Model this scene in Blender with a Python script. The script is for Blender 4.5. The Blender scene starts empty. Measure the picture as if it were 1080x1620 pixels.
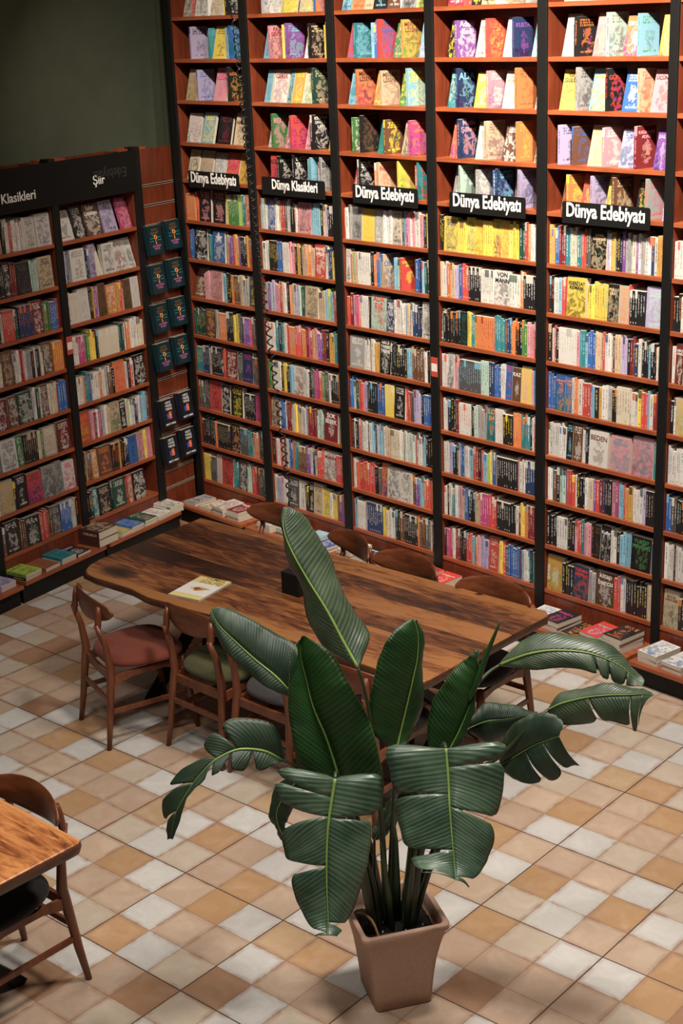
import bpy, math, random
from mathutils import Vector, Matrix, Euler
random.seed(7)
scene = bpy.context.scene
COL = scene.collection
R_ = math.radians

# ------------------------------------------------------------------ camera
CAM = Vector((5.6847, -6.4510, 3.6505))
FPX = 2331.9
cam_data = bpy.data.cameras.new('camera')
cam = bpy.data.objects.new('camera', cam_data)
COL.objects.link(cam)
cam_data.sensor_fit = 'VERTICAL'
cam_data.sensor_height = 36.0
cam_data.sensor_width = 24.0
cam_data.lens = FPX / 1620.0 * 36.0
cam_data.clip_end = 60
RC = Matrix(((0.6757, -0.2130, 0.7058), (0.7363, 0.2440, -0.6312), (-0.0377, 0.9461, 0.3217)))
cam.matrix_world = Matrix.Translation(CAM) @ RC.to_4x4()
scene.camera = cam

# ------------------------------------------------------------------ world, lights, exposure
vs = scene.view_settings
vs.view_transform = 'Standard'
vs.look = 'None'
vs.gamma = 1.0
vs.exposure = 0.0
vs.use_curve_mapping = False
world = bpy.data.worlds.new('world')
scene.world = world
world.use_nodes = True
bg = world.node_tree.nodes['Background']
bg.inputs[0].default_value = (1.0, 0.95, 0.88, 1)
bg.inputs[1].default_value = 0.025

def area(name, loc, target, size, power, color=(1, 0.88, 0.74), spread=180):
    d = bpy.data.lights.new(name, 'AREA')
    d.shape = 'DISK'
    d.size = size
    d.energy = power
    d.color = color
    d.spread = R_(spread)
    o = bpy.data.objects.new(name, d)
    COL.objects.link(o)
    o.location = loc
    v = Vector(target) - Vector(loc)
    o.rotation_euler = v.to_track_quat('-Z', 'Y').to_euler()
    o['kind'] = 'structure'
    return o

# track spots washing the book wall
WARM = (1, 0.86, 0.70)
area('ceiling_spot', (2.1, -1.75, 5.0), (0.7, 0.05, 2.95), 0.10, 54, WARM, 70)
area('ceiling_spot', (0.7, -1.65, 5.0), (-0.7, 0.05, 2.95), 0.10, 38, WARM, 70)
area('ceiling_spot', (-0.8, -1.6, 5.0), (-2.2, 0.05, 2.95), 0.10, 22, WARM, 70)
area('ceiling_spot', (-1.0, -1.9, 4.9), (-2.95, -1.2, 1.6), 0.10, 2.5, WARM, 75)
# ceiling panels over the room
area('ceiling_panel', (2.7, -2.1, 5.4), (2.2, -1.7, 0), 0.8, 118, (1, 0.92, 0.84), 115)
area('ceiling_panel', (0.4, -3.7, 5.4), (0.3, -3.4, 0), 0.8, 29, (1, 0.92, 0.84), 110)
area('ceiling_panel', (3.4, -5.0, 5.4), (2.6, -4.4, 0), 0.8, 58, (1, 0.93, 0.86), 120)

# ------------------------------------------------------------------ materials
def new_mat(name, rough=0.5, spec=0.5):
    m = bpy.data.materials.new(name)
    m.use_nodes = True
    nt = m.node_tree
    b = nt.nodes['Principled BSDF']
    b.inputs['Roughness'].default_value = rough
    b.inputs['Specular IOR Level'].default_value = spec
    return m, nt, b

def N(nt, t, **kw):
    n = nt.nodes.new(t)
    for k, v in kw.items():
        if k == 'inp':
            for a, c in v.items():
                n.inputs[a].default_value = c
        else:
            setattr(n, k, v)
    return n

def mixc(nt, fac, a, b, blend='MIX'):
    n = nt.nodes.new('ShaderNodeMix')
    n.data_type = 'RGBA'
    n.blend_type = blend
    for sock, v in ((0, fac), (6, a), (7, b)):
        if isinstance(v, bpy.types.NodeSocket):
            nt.links.new(v, n.inputs[sock])
        elif sock == 0:
            n.inputs[0].default_value = v
        else:
            n.inputs[sock].default_value = (*v[:3], 1)
    return n.outputs[2]

def ramp(nt, src, stops):
    r = nt.nodes.new('ShaderNodeValToRGB')
    els = r.color_ramp.elements
    while len(els) < len(stops):
        els.new(0.5)
    for e, (p, c) in zip(els, stops):
        e.position = p
        e.color = (*c, 1) if not isinstance(c, (int, float)) else (c, c, c, 1)
    nt.links.new(src, r.inputs[0])
    return r.outputs[0]

def mth(nt, op, a, b=0.0, c=0.0):
    n = nt.nodes.new('ShaderNodeMath')
    n.operation = op
    for i, v in enumerate((a, b, c)):
        if isinstance(v, bpy.types.NodeSocket):
            nt.links.new(v, n.inputs[i])
        else:
            n.inputs[i].default_value = v
    return n.outputs[0]

def wood_mat(name, dark, light, scale=(1, 14, 14), rough=0.42, bump=0.05, nscale=3.0):
    m, nt, b = new_mat(name, rough)
    tc = N(nt, 'ShaderNodeTexCoord')
    mp = N(nt, 'ShaderNodeMapping')
    mp.inputs['Scale'].default_value = scale
    nt.links.new(tc.outputs['Object'], mp.inputs[0])
    no = N(nt, 'ShaderNodeTexNoise', inp={'Scale': nscale, 'Detail': 6.0, 'Roughness': 0.6, 'Distortion': 0.6})
    nt.links.new(mp.outputs[0], no.inputs['Vector'])
    c = ramp(nt, no.outputs[0], [(0.3, dark), (0.7, light)])
    nt.links.new(c, b.inputs['Base Color'])
    bp = N(nt, 'ShaderNodeBump', inp={'Strength': bump, 'Distance': 0.01})
    nt.links.new(no.outputs[0], bp.inputs['Height'])
    nt.links.new(bp.outputs[0], b.inputs['Normal'])
    return m

def plain_mat(name, col, rough=0.5, spec=0.5, noise=0.0, nscale=30.0, metal=0.0, bump=0.0, emit=0.0):
    m, nt, b = new_mat(name, rough, spec)
    b.inputs['Metallic'].default_value = metal
    tc = N(nt, 'ShaderNodeTexCoord')
    no = N(nt, 'ShaderNodeTexNoise', inp={'Scale': nscale, 'Detail': 4.0})
    nt.links.new(tc.outputs['Object'], no.inputs['Vector'])
    lo = tuple(v * (1 - noise) for v in col)
    hi = tuple(min(1, v * (1 + noise)) for v in col)
    c = ramp(nt, no.outputs[0], [(0.3, lo), (0.7, hi)])
    nt.links.new(c, b.inputs['Base Color'])
    if bump:
        bp = N(nt, 'ShaderNodeBump', inp={'Strength': bump, 'Distance': 0.004})
        nt.links.new(no.outputs[0], bp.inputs['Height'])
        nt.links.new(bp.outputs[0], b.inputs['Normal'])
    return m

M = {}
M['shelf'] = wood_mat('cherry_shelf_wood', (0.21, 0.048, 0.018), (0.36, 0.100, 0.036), (1.2, 9, 9), 0.38)
M['side'] = wood_mat('cherry_side_wood', (0.095, 0.018, 0.008), (0.19, 0.040, 0.016), (9, 9, 1.0), 0.4)
M['black'] = plain_mat('black_painted_steel', (0.008, 0.008, 0.008), 0.5, 0.25)
M['fascia'] = plain_mat('black_fascia_board', (0.006, 0.006, 0.006), 0.6, 0.2)
M['wall'] = plain_mat('dark_green_paint', (0.095, 0.11, 0.078), 0.85, 0.2, 0.06, 6)
M['letter'] = plain_mat('white_lettering', (0.85, 0.85, 0.84), 0.5)
M['ghost'] = plain_mat('faint_lettering', (0.022, 0.022, 0.022), 0.6)
M['metal'] = plain_mat('brushed_aluminium', (0.42, 0.37, 0.33), 0.4, 0.5)
M['chairwood'] = wood_mat('walnut_stained_chair_wood', (0.085, 0.024, 0.010), (0.19, 0.056, 0.022), (8, 8, 1.5), 0.36)
M['backwood'] = wood_mat('walnut_stained_backrest_wood', (0.085, 0.024, 0.010), (0.20, 0.06, 0.024), (1.4, 9, 9), 0.34)
M['pot'] = plain_mat('matt_terracotta_plastic', (0.44, 0.27, 0.195), 0.62, 0.3, 0.06, 60, bump=0.08)
M['soil'] = plain_mat('dark_potting_soil', (0.012, 0.010, 0.008), 0.95, 0.1, 0.6, 60, bump=1.0)
M['cable'] = plain_mat('black_rubber_cable', (0.012, 0.012, 0.012), 0.3, 0.6)
M['stem'] = wood_mat('leaf_stalk_green', (0.010, 0.020, 0.008), (0.034, 0.050, 0.018), (12, 12, 1.5), 0.42)
M['dry'] = plain_mat('dry_stalk_brown', (0.20, 0.11, 0.045), 0.8, 0.2, 0.3, 40)
M['rib'] = plain_mat('pale_green_midrib', (0.17, 0.26, 0.06), 0.4, 0.4, 0.15, 20)
M['pebble'] = plain_mat('perlite', (0.55, 0.52, 0.45), 0.8)
M['tag'] = plain_mat('white_tag_card', (0.72, 0.66, 0.62), 0.6)
M['tagred'] = plain_mat('red_tag_print', (0.45, 0.06, 0.04), 0.6)

def fabric(name, col):
    m, nt, b = new_mat(name, 0.92, 0.15)
    tc = N(nt, 'ShaderNodeTexCoord')
    no = N(nt, 'ShaderNodeTexNoise', inp={'Scale': 260.0, 'Detail': 2.0})
    nt.links.new(tc.outputs['Object'], no.inputs['Vector'])
    c = ramp(nt, no.outputs[0], [(0.3, tuple(v * .7 for v in col)), (0.7, tuple(min(1, v * 1.25) for v in col))])
    nt.links.new(c, b.inputs['Base Color'])
    b.inputs['Sheen Weight'].default_value = 0.1
    bp = N(nt, 'ShaderNodeBump', inp={'Strength': 0.4, 'Distance': 0.002})
    nt.links.new(no.outputs[0], bp.inputs['Height'])
    nt.links.new(bp.outputs[0], b.inputs['Normal'])
    return m
M['terracotta'] = fabric('terracotta_upholstery', (0.165, 0.042, 0.026))
M['olive'] = fabric('olive_upholstery', (0.075, 0.072, 0.030))
M['greyfab'] = fabric('grey_upholstery', (0.055, 0.050, 0.048))
M['charcoal'] = fabric('charcoal_upholstery', (0.022, 0.021, 0.021))

# table top: walnut planks with flowing figure
def table_mat(name, seed, warm, lift=0.0):
    m, nt, b = new_mat(name, 0.33, 0.5)
    tc = N(nt, 'ShaderNodeTexCoord')
    sp = N(nt, 'ShaderNodeSeparateXYZ')
    nt.links.new(tc.outputs['Object'], sp.inputs[0])
    wob = N(nt, 'ShaderNodeTexNoise', inp={'Scale': 0.9, 'Detail': 1.0})
    nt.links.new(tc.outputs['Object'], wob.inputs['Vector'])
    yy = mth(nt, 'ADD', sp.outputs[1], mth(nt, 'MULTIPLY', mth(nt, 'SUBTRACT', wob.outputs[0], 0.5), 0.05))
    plank = mth(nt, 'FLOOR', mth(nt, 'MULTIPLY', mth(nt, 'ADD', yy, 3.0 + seed), 6.2))
    cv = N(nt, 'ShaderNodeCombineXYZ')
    nt.links.new(mth(nt, 'ADD', mth(nt, 'MULTIPLY', sp.outputs[0], 1.1), mth(nt, 'MULTIPLY', plank, 3.7)), cv.inputs[0])
    nt.links.new(mth(nt, 'MULTIPLY', sp.outputs[1], 4.2), cv.inputs[1])
    nt.links.new(mth(nt, 'MULTIPLY', plank, 5.1), cv.inputs[2])
    base = N(nt, 'ShaderNodeTexNoise', inp={'Scale': 0.8, 'Detail': 2.5, 'Roughness': 0.5, 'Distortion': 1.0})
    nt.links.new(cv.outputs[0], base.inputs['Vector'])
    cv2 = N(nt, 'ShaderNodeCombineXYZ')
    nt.links.new(mth(nt, 'MULTIPLY', sp.outputs[0], 2.0), cv2.inputs[0])
    nt.links.new(mth(nt, 'MULTIPLY', sp.outputs[1], 11.0), cv2.inputs[1])
    nt.links.new(mth(nt, 'MULTIPLY', plank, 2.3), cv2.inputs[2])
    fine = N(nt, 'ShaderNodeTexNoise', inp={'Scale': 1.5, 'Detail': 7.0, 'Roughness': 0.6, 'Distortion': 2.6})
    nt.links.new(cv2.outputs[0], fine.inputs['Vector'])
    val = mth(nt, 'ADD', mth(nt, 'MULTIPLY', base.outputs[0], 0.50), mth(nt, 'MULTIPLY', fine.outputs[0], 0.50))
    wn = N(nt, 'ShaderNodeTexWhiteNoise')
    wn.noise_dimensions = '1D'
    nt.links.new(plank, wn.inputs['W'])
    val = mth(nt, 'ADD', val, mth(nt, 'MULTIPLY', mth(nt, 'SUBTRACT', wn.outputs[0], 0.42), 0.13))
    val = mth(nt, 'ADD', val, mth(nt, 'MULTIPLY', sp.outputs[0], 0.035))
    val = mth(nt, 'ADD', val, lift)
    # the long edges of the slab are sapwood and lighter
    edge = mth(nt, 'MULTIPLY', mth(nt, 'POWER', mth(nt, 'MULTIPLY', mth(nt, 'ABSOLUTE', sp.outputs[1]), 2.0), 5.0), 0.15)
    val = mth(nt, 'ADD', val, edge)
    k = warm
    c = ramp(nt, val, [(0.38, (0.026 * k, 0.009 * k, 0.005 * k)), (0.455, (0.080 * k, 0.025 * k, 0.011 * k)), (0.52, (0.22 * k, 0.068 * k, 0.022 * k)), (0.63, (0.46 * k, 0.19 * k, 0.062 * k))])
    # two knots
    for kx, ky, r in ((-1.02, -0.40, 0.10), (0.36, -0.02, 0.022), (0.78, 0.50, 0.02)):
        dx = mth(nt, 'MULTIPLY', mth(nt, 'SUBTRACT', sp.outputs[0], kx), 0.62)
        dy = mth(nt, 'SUBTRACT', sp.outputs[1], ky)
        dd = mth(nt, 'SQRT', mth(nt, 'ADD', mth(nt, 'MULTIPLY', dx, dx), mth(nt, 'MULTIPLY', dy, dy)))
        dd = mth(nt, 'ADD', dd, mth(nt, 'MULTIPLY', mth(nt, 'SUBTRACT', fine.outputs[0], 0.5), 0.07))
        f = ramp(nt, mth(nt, 'DIVIDE', dd, r), [(0.25, 1.0), (0.62, 0.15)])
        f2 = ramp(nt, mth(nt, 'DIVIDE', dd, r), [(0.60, 0.9), (1.0, 0.0)])
        c = mixc(nt, f2, c, (0.055, 0.018, 0.009))
        c = mixc(nt, f, c, (0.012, 0.006, 0.004))
    fr = mth(nt, 'FRACT', mth(nt, 'MULTIPLY', mth(nt, 'ADD', yy, 3.0 + seed), 6.2))
    seam = mth(nt, 'LESS_THAN', fr, 0.012)
    c = mixc(nt, mth(nt, 'MULTIPLY', seam, 0.5), c, (0.02, 0.008, 0.004))
    nt.links.new(c, b.inputs['Base Color'])
    return m
M['walnut'] = table_mat('walnut_slab', 0.06, 1.0)
M['walnut2'] = table_mat('honey_walnut_slab', 0.5, 2.0, 0.11)

# leaves: veins run off the midrib, uv.x = along, uv.y = across
def leaf_mat(name, dark, light, rough, vein=0.35, coat=0.0):
    m, nt, b = new_mat(name, rough, 0.5)
    uv = N(nt, 'ShaderNodeUVMap')
    uv.uv_map = 'uv'
    sp = N(nt, 'ShaderNodeSeparateXYZ')
    nt.links.new(uv.outputs[0], sp.inputs[0])
    a = mth(nt, 'SUBTRACT', sp.outputs[0], mth(nt, 'MULTIPLY', sp.outputs[1], 0.10))
    no1 = N(nt, 'ShaderNodeTexNoise', inp={'Scale': 55.0, 'Detail': 3.0})
    no1.noise_dimensions = '1D'
    nt.links.new(a, no1.inputs['W'])
    w = mth(nt, 'SINE', mth(nt, 'MULTIPLY', a, 240.0))
    h = mth(nt, 'ADD', mth(nt, 'MULTIPLY', w, 0.35), no1.outputs[0])
    tc = N(nt, 'ShaderNodeTexCoord')
    big = N(nt, 'ShaderNodeTexNoise', inp={'Scale': 7.0, 'Detail': 3.0})
    nt.links.new(tc.outputs['Object'], big.inputs['Vector'])
    f = mth(nt, 'ADD', mth(nt, 'MULTIPLY', mth(nt, 'SUBTRACT', h, 0.5), vein), big.outputs[0])
    c = ramp(nt, f, [(0.30, dark), (0.72, light)])
    # narrow dry brown margin
    mg = mth(nt, 'GREATER_THAN', mth(nt, 'ADD', sp.outputs[1], mth(nt, 'MULTIPLY', big.outputs[0], 0.02)), 1.0)
    c = mixc(nt, mth(nt, 'MULTIPLY', mg, 0.7), c, (0.16, 0.11, 0.05))
    nt.links.new(c, b.inputs['Base Color'])
    b.inputs['Subsurface Weight'].default_value = 0.0
    b.inputs['Coat Weight'].default_value = coat
    bp = N(nt, 'ShaderNodeBump', inp={'Strength': 0.32, 'Distance': 0.003})
    nt.links.new(h, bp.inputs['Height'])
    nt.links.new(bp.outputs[0], b.inputs['Normal'])
    return m
M['leaf_top'] = leaf_mat('leaf_upper_face', (0.020, 0.045, 0.026), (0.075, 0.120, 0.074), 0.36)
M['leaf_under'] = leaf_mat('leaf_greyish_underside', (0.018, 0.034, 0.017), (0.064, 0.092, 0.048), 0.42)
M['leaf_young'] = leaf_mat('leaf_fresh_green', (0.006, 0.026, 0.005), (0.016, 0.058, 0.010), 0.42)
M['leaf_dark'] = leaf_mat('leaf_dark_face', (0.009, 0.026, 0.013), (0.028, 0.052, 0.026), 0.5)

# floor: hand-painted cement look; per-cell tone comes from the mesh
def floor_mat():
    m, nt, b = new_mat('cement_floor_tiles', 0.46, 0.4)
    at = N(nt, 'ShaderNodeAttribute')
    at.attribute_name = 'tone'
    uv = N(nt, 'ShaderNodeUVMap')
    uv.uv_map = 'uv'           # uv in cells; integer = painted joint, every third = real grout
    tc = N(nt, 'ShaderNodeTexCoord')
    n1 = N(nt, 'ShaderNodeTexNoise', inp={'Scale': 7.5, 'Detail': 5.0, 'Roughness': 0.62, 'Distortion': 0.8})
    nt.links.new(tc.outputs['Object'], n1.inputs['Vector'])
    n2 = N(nt, 'ShaderNodeTexNoise', inp={'Scale': 38.0, 'Detail': 4.0, 'Roughness': 0.6})
    nt.links.new(tc.outputs['Object'], n2.inputs['Vector'])
    sp = N(nt, 'ShaderNodeSeparateXYZ')
    nt.links.new(uv.outputs[0], sp.inputs[0])
    def dist(s, period, wob):
        a = s if not wob else mth(nt, 'ADD', s, mth(nt, 'MULTIPLY', mth(nt, 'SUBTRACT', n2.outputs[0], 0.5), wob))
        fr = mth(nt, 'FRACT', mth(nt, 'DIVIDE', a, period))
        return mth(nt, 'MULTIPLY', mth(nt, 'MINIMUM', fr, mth(nt, 'SUBTRACT', 1.0, fr)), period)
    du, dv = dist(sp.outputs[0], 1.0, 0.03), dist(sp.outputs[1], 1.0, 0.03)
    d1 = mth(nt, 'MINIMUM', du, dv)
    d3 = mth(nt, 'MINIMUM', dist(sp.outputs[0], 3.0, 0), dist(sp.outputs[1], 3.0, 0))
    # mottled glaze
    hv = N(nt, 'ShaderNodeHueSaturation', inp={'Saturation': 0.82, 'Value': 1.20})
    nt.links.new(at.outputs['Color'], hv.inputs['Color'])
    c = mixc(nt, ramp(nt, n1.outputs[0], [(0.42, 0.0), (0.75, 0.8)]), at.outputs['Color'], hv.outputs[0])
    c = mixc(nt, mth(nt, 'MULTIPLY', n2.outputs[0], 0.5), c, mixc(nt, 1.0, c, (0.82, 0.74, 0.66), 'MULTIPLY'))
    # brown wear gathering along the painted joints
    wear = mth(nt, 'MULTIPLY', ramp(nt, d1, [(0.0, 1.0), (0.13, 0.0)]), ramp(nt, n1.outputs[0], [(0.42, 0.05), (0.60, 0.8)]))
    c = mixc(nt, wear, c, (0.26, 0.135, 0.075))
    c = mixc(nt, mth(nt, 'MULTIPLY', mth(nt, 'LESS_THAN', d1, 0.011), 0.62), c, (0.20, 0.115, 0.07))
    # sparse dark chips
    vo = N(nt, 'ShaderNodeTexNoise', inp={'Scale': 11.0, 'Detail': 6.0, 'Roughness': 0.75})
    nt.links.new(tc.outputs['Object'], vo.inputs['Vector'])
    c = mixc(nt, mth(nt, 'MULTIPLY', mth(nt, 'GREATER_THAN', vo.outputs[0], 0.755), 0.75), c, (0.06, 0.05, 0.03))
    g = mth(nt, 'LESS_THAN', d3, 0.014)
    c = mixc(nt, g, c, (0.060, 0.036, 0.026))
    nt.links.new(c, b.inputs['Base Color'])
    nt.links.new(ramp(nt, n1.outputs[0], [(0.3, 0.38), (0.7, 0.56)]), b.inputs['Roughness'])
    bp = N(nt, 'ShaderNodeBump', inp={'Strength': 0.35, 'Distance': 0.003})
    hh = mth(nt, 'ADD', ramp(nt, d3, [(0.008, 0.0), (0.022, 1.0)]), mth(nt, 'MULTIPLY', n2.outputs[0], 0.15))
    nt.links.new(hh, bp.inputs['Height'])
    nt.links.new(bp.outputs[0], b.inputs['Normal'])
    return m
M['floor'] = floor_mat()

# printed paper: base + ink + seed are face attributes
def print_mat(name, spine):
    m, nt, b = new_mat(name, 0.36, 0.45)
    ba = N(nt, 'ShaderNodeAttribute'); ba.attribute_name = 'base'
    ink = N(nt, 'ShaderNodeAttribute'); ink.attribute_name = 'ink'
    sd = N(nt, 'ShaderNodeAttribute'); sd.attribute_name = 'seed'
    seed = mth(nt, 'MULTIPLY', sd.outputs['Fac'], 97.0)
    uv = N(nt, 'ShaderNodeUVMap'); uv.uv_map = 'uv'
    sp = N(nt, 'ShaderNodeSeparateXYZ')
    nt.links.new(uv.outputs[0], sp.inputs[0])
    u, v = sp.outputs[0], sp.outputs[1]
    if spine:
        cv = N(nt, 'ShaderNodeCombineXYZ')
        nt.links.new(mth(nt, 'MULTIPLY', u, 2.0), cv.inputs[0])
        nt.links.new(mth(nt, 'MULTIPLY', v, 26.0), cv.inputs[1])
        nt.links.new(seed, cv.inputs[2])
        no = N(nt, 'ShaderNodeTexNoise', inp={'Scale': 1.0, 'Detail': 3.0})
        nt.links.new(cv.outputs[0], no.inputs['Vector'])
        t = mth(nt, 'GREATER_THAN', no.outputs[0], 0.47)
        side = mth(nt, 'LESS_THAN', mth(nt, 'ABSOLUTE', mth(nt, 'SUBTRACT', u, 0.5)), 0.16)
        v0 = mth(nt, 'ADD', 0.22, mth(nt, 'MULTIPLY', mth(nt, 'FRACT', mth(nt, 'MULTIPLY', seed, 1.37)), 0.22))
        inr = mth(nt, 'MULTIPLY', mth(nt, 'GREATER_THAN', v, v0), mth(nt, 'LESS_THAN', v, 0.90))
        logo = mth(nt, 'MULTIPLY', mth(nt, 'MULTIPLY', mth(nt, 'GREATER_THAN', v, 0.05), mth(nt, 'LESS_THAN', v, 0.095)), mth(nt, 'GREATER_THAN', mth(nt, 'FRACT', mth(nt, 'MULTIPLY', seed, 4.3)), 0.45))
        msk = mth(nt, 'MULTIPLY', side, mth(nt, 'ADD', mth(nt, 'MULTIPLY', t, inr), logo))
        band = mth(nt, 'MULTIPLY', mth(nt, 'GREATER_THAN', mth(nt, 'FRACT', mth(nt, 'MULTIPLY', seed, 2.71)), 0.78),
                   mth(nt, 'GREATER_THAN', v, 0.78))
        c = mixc(nt, mth(nt, 'MULTIPLY', band, 0.8), ba.outputs['Color'], ink.outputs['Color'])
        c = mixc(nt, mth(nt, 'MULTIPLY', msk, 0.72), c, ink.outputs['Color'])
    else:
        cv = N(nt, 'ShaderNodeCombineXYZ')
        nt.links.new(mth(nt, 'MULTIPLY', u, 1.0), cv.inputs[0])
        nt.links.new(mth(nt, 'MULTIPLY', v, 1.45), cv.inputs[1])
        nt.links.new(seed, cv.inputs[2])
        no = N(nt, 'ShaderNodeTexNoise', inp={'Scale': 3.2, 'Detail': 3.0, 'Distortion': 1.4})
        nt.links.new(cv.outputs[0], no.inputs['Vector'])
        no2 = N(nt, 'ShaderNodeTexNoise', inp={'Scale': 6.5, 'Detail': 4.0, 'Distortion': 0.6})
        nt.links.new(cv.outputs[0], no2.inputs['Vector'])
        # picture field: a soft oval or the full cover
        du = mth(nt, 'MULTIPLY', mth(nt, 'SUBTRACT', u, 0.52), 1.25)
        dv = mth(nt, 'MULTIPLY', mth(nt, 'SUBTRACT', v, 0.38), 1.15)
        rr = mth(nt, 'SQRT', mth(nt, 'ADD', mth(nt, 'MULTIPLY', du, du), mth(nt, 'MULTIPLY', dv, dv)))
        lim = mth(nt, 'ADD', 0.26, mth(nt, 'MULTIPLY', mth(nt, 'FRACT', mth(nt, 'MULTIPLY', seed, 3.3)), 0.4))
        fld = mth(nt, 'LESS_THAN', mth(nt, 'ADD', rr, mth(nt, 'MULTIPLY', mth(nt, 'SUBTRACT', no2.outputs[0], 0.5), 0.5)), lim)
        f1 = mth(nt, 'MULTIPLY', fld, mth(nt, 'GREATER_THAN', no.outputs[0], 0.50))
        f2 = mth(nt, 'MULTIPLY', fld, mth(nt, 'GREATER_THAN', no2.outputs[0], 0.56))
        hs = N(nt, 'ShaderNodeHueSaturation')
        nt.links.new(mth(nt, 'ADD', 0.25, mth(nt, 'MULTIPLY', mth(nt, 'FRACT', mth(nt, 'MULTIPLY', seed, 5.1)), 0.5)), hs.inputs['Hue'])
        hs.inputs['Saturation'].default_value = 0.9
        hs.inputs['Value'].default_value = 0.8
        nt.links.new(mixc(nt, 0.5, ba.outputs['Color'], ink.outputs['Color']), hs.inputs['Color'])
        hs2 = N(nt, 'ShaderNodeHueSaturation')
        nt.links.new(mth(nt, 'ADD', 0.2, mth(nt, 'MULTIPLY', mth(nt, 'FRACT', mth(nt, 'MULTIPLY', seed, 7.7)), 0.6)), hs2.inputs['Hue'])
        hs2.inputs['Saturation'].default_value = 1.1
        hs2.inputs['Value'].default_value = 0.42
        nt.links.new(ba.outputs['Color'], hs2.inputs['Color'])
        photo = mth(nt, 'MULTIPLY', mth(nt, 'GREATER_THAN', mth(nt, 'FRACT', mth(nt, 'MULTIPLY', seed, 6.1)), 0.45), ramp(nt, no.outputs[0], [(0.38, 0.0), (0.62, 0.8)]))
        low = ramp(nt, v, [(0.35, 1.0), (0.80, 0.15)])
        c0 = mixc(nt, mth(nt, 'MULTIPLY', photo, low), ba.outputs['Color'], hs2.outputs[0])
        c = mixc(nt, mth(nt, 'MULTIPLY', f1, 0.42), c0, ink.outputs['Color'])
        c = mixc(nt, mth(nt, 'MULTIPLY', f2, 0.45), c, hs.outputs[0])
        # lettering rows near the top and bottom
        cw = N(nt, 'ShaderNodeCombineXYZ')
        nt.links.new(mth(nt, 'MULTIPLY', u, 22.0), cw.inputs[0])
        nt.links.new(mth(nt, 'FLOOR', mth(nt, 'MULTIPLY', v, 15.0)), cw.inputs[1])
        nt.links.new(seed, cw.inputs[2])
        nw = N(nt, 'ShaderNodeTexNoise', inp={'Scale': 1.0, 'Detail': 1.0})
        nt.links.new(cw.outputs[0], nw.inputs['Vector'])
        rowf = mth(nt, 'FRACT', mth(nt, 'MULTIPLY', v, 15.0))
        rows = mth(nt, 'MULTIPLY', mth(nt, 'GREATER_THAN', rowf, 0.3), mth(nt, 'GREATER_THAN', nw.outputs[0], 0.5))
        where = mth(nt, 'ADD', mth(nt, 'MULTIPLY', mth(nt, 'GREATER_THAN', v, 0.735), mth(nt, 'LESS_THAN', v, 0.935)),
                    mth(nt, 'MULTIPLY', mth(nt, 'GREATER_THAN', v, 0.065), mth(nt, 'LESS_THAN', v, 0.133)))
        mar = mth(nt, 'LESS_THAN', mth(nt, 'ABSOLUTE', mth(nt, 'SUBTRACT', u, 0.5)), 0.36)
        show = mth(nt, 'LESS_THAN', sd.outputs['Fac'], 2.0)
        c = mixc(nt, mth(nt, 'MULTIPLY', mth(nt, 'MULTIPLY', mth(nt, 'MULTIPLY', mth(nt, 'MULTIPLY', rows, where), mar), show), 0.85), c, ink.outputs['Color'])
    nt.links.new(c, b.inputs['Base Color'])
    return m
M['cover'] = print_mat('printed_cover', False)
M['spine'] = print_mat('printed_spine', True)
def pages_mat():
    m, nt, b = new_mat('page_edges', 0.85, 0.2)
    uv = N(nt, 'ShaderNodeUVMap'); uv.uv_map = 'uv'
    sp = N(nt, 'ShaderNodeSeparateXYZ'); nt.links.new(uv.outputs[0], sp.inputs[0])
    w = N(nt, 'ShaderNodeTexNoise', inp={'Scale': 90.0, 'Detail': 1.0}); w.noise_dimensions = '1D'
    nt.links.new(sp.outputs[0], w.inputs['W'])
    nt.links.new(ramp(nt, w.outputs[0], [(0.35, (0.42, 0.36, 0.28)), (0.65, (0.62, 0.56, 0.46))]), b.inputs['Base Color'])
    return m
M['pages'] = pages_mat()

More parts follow.
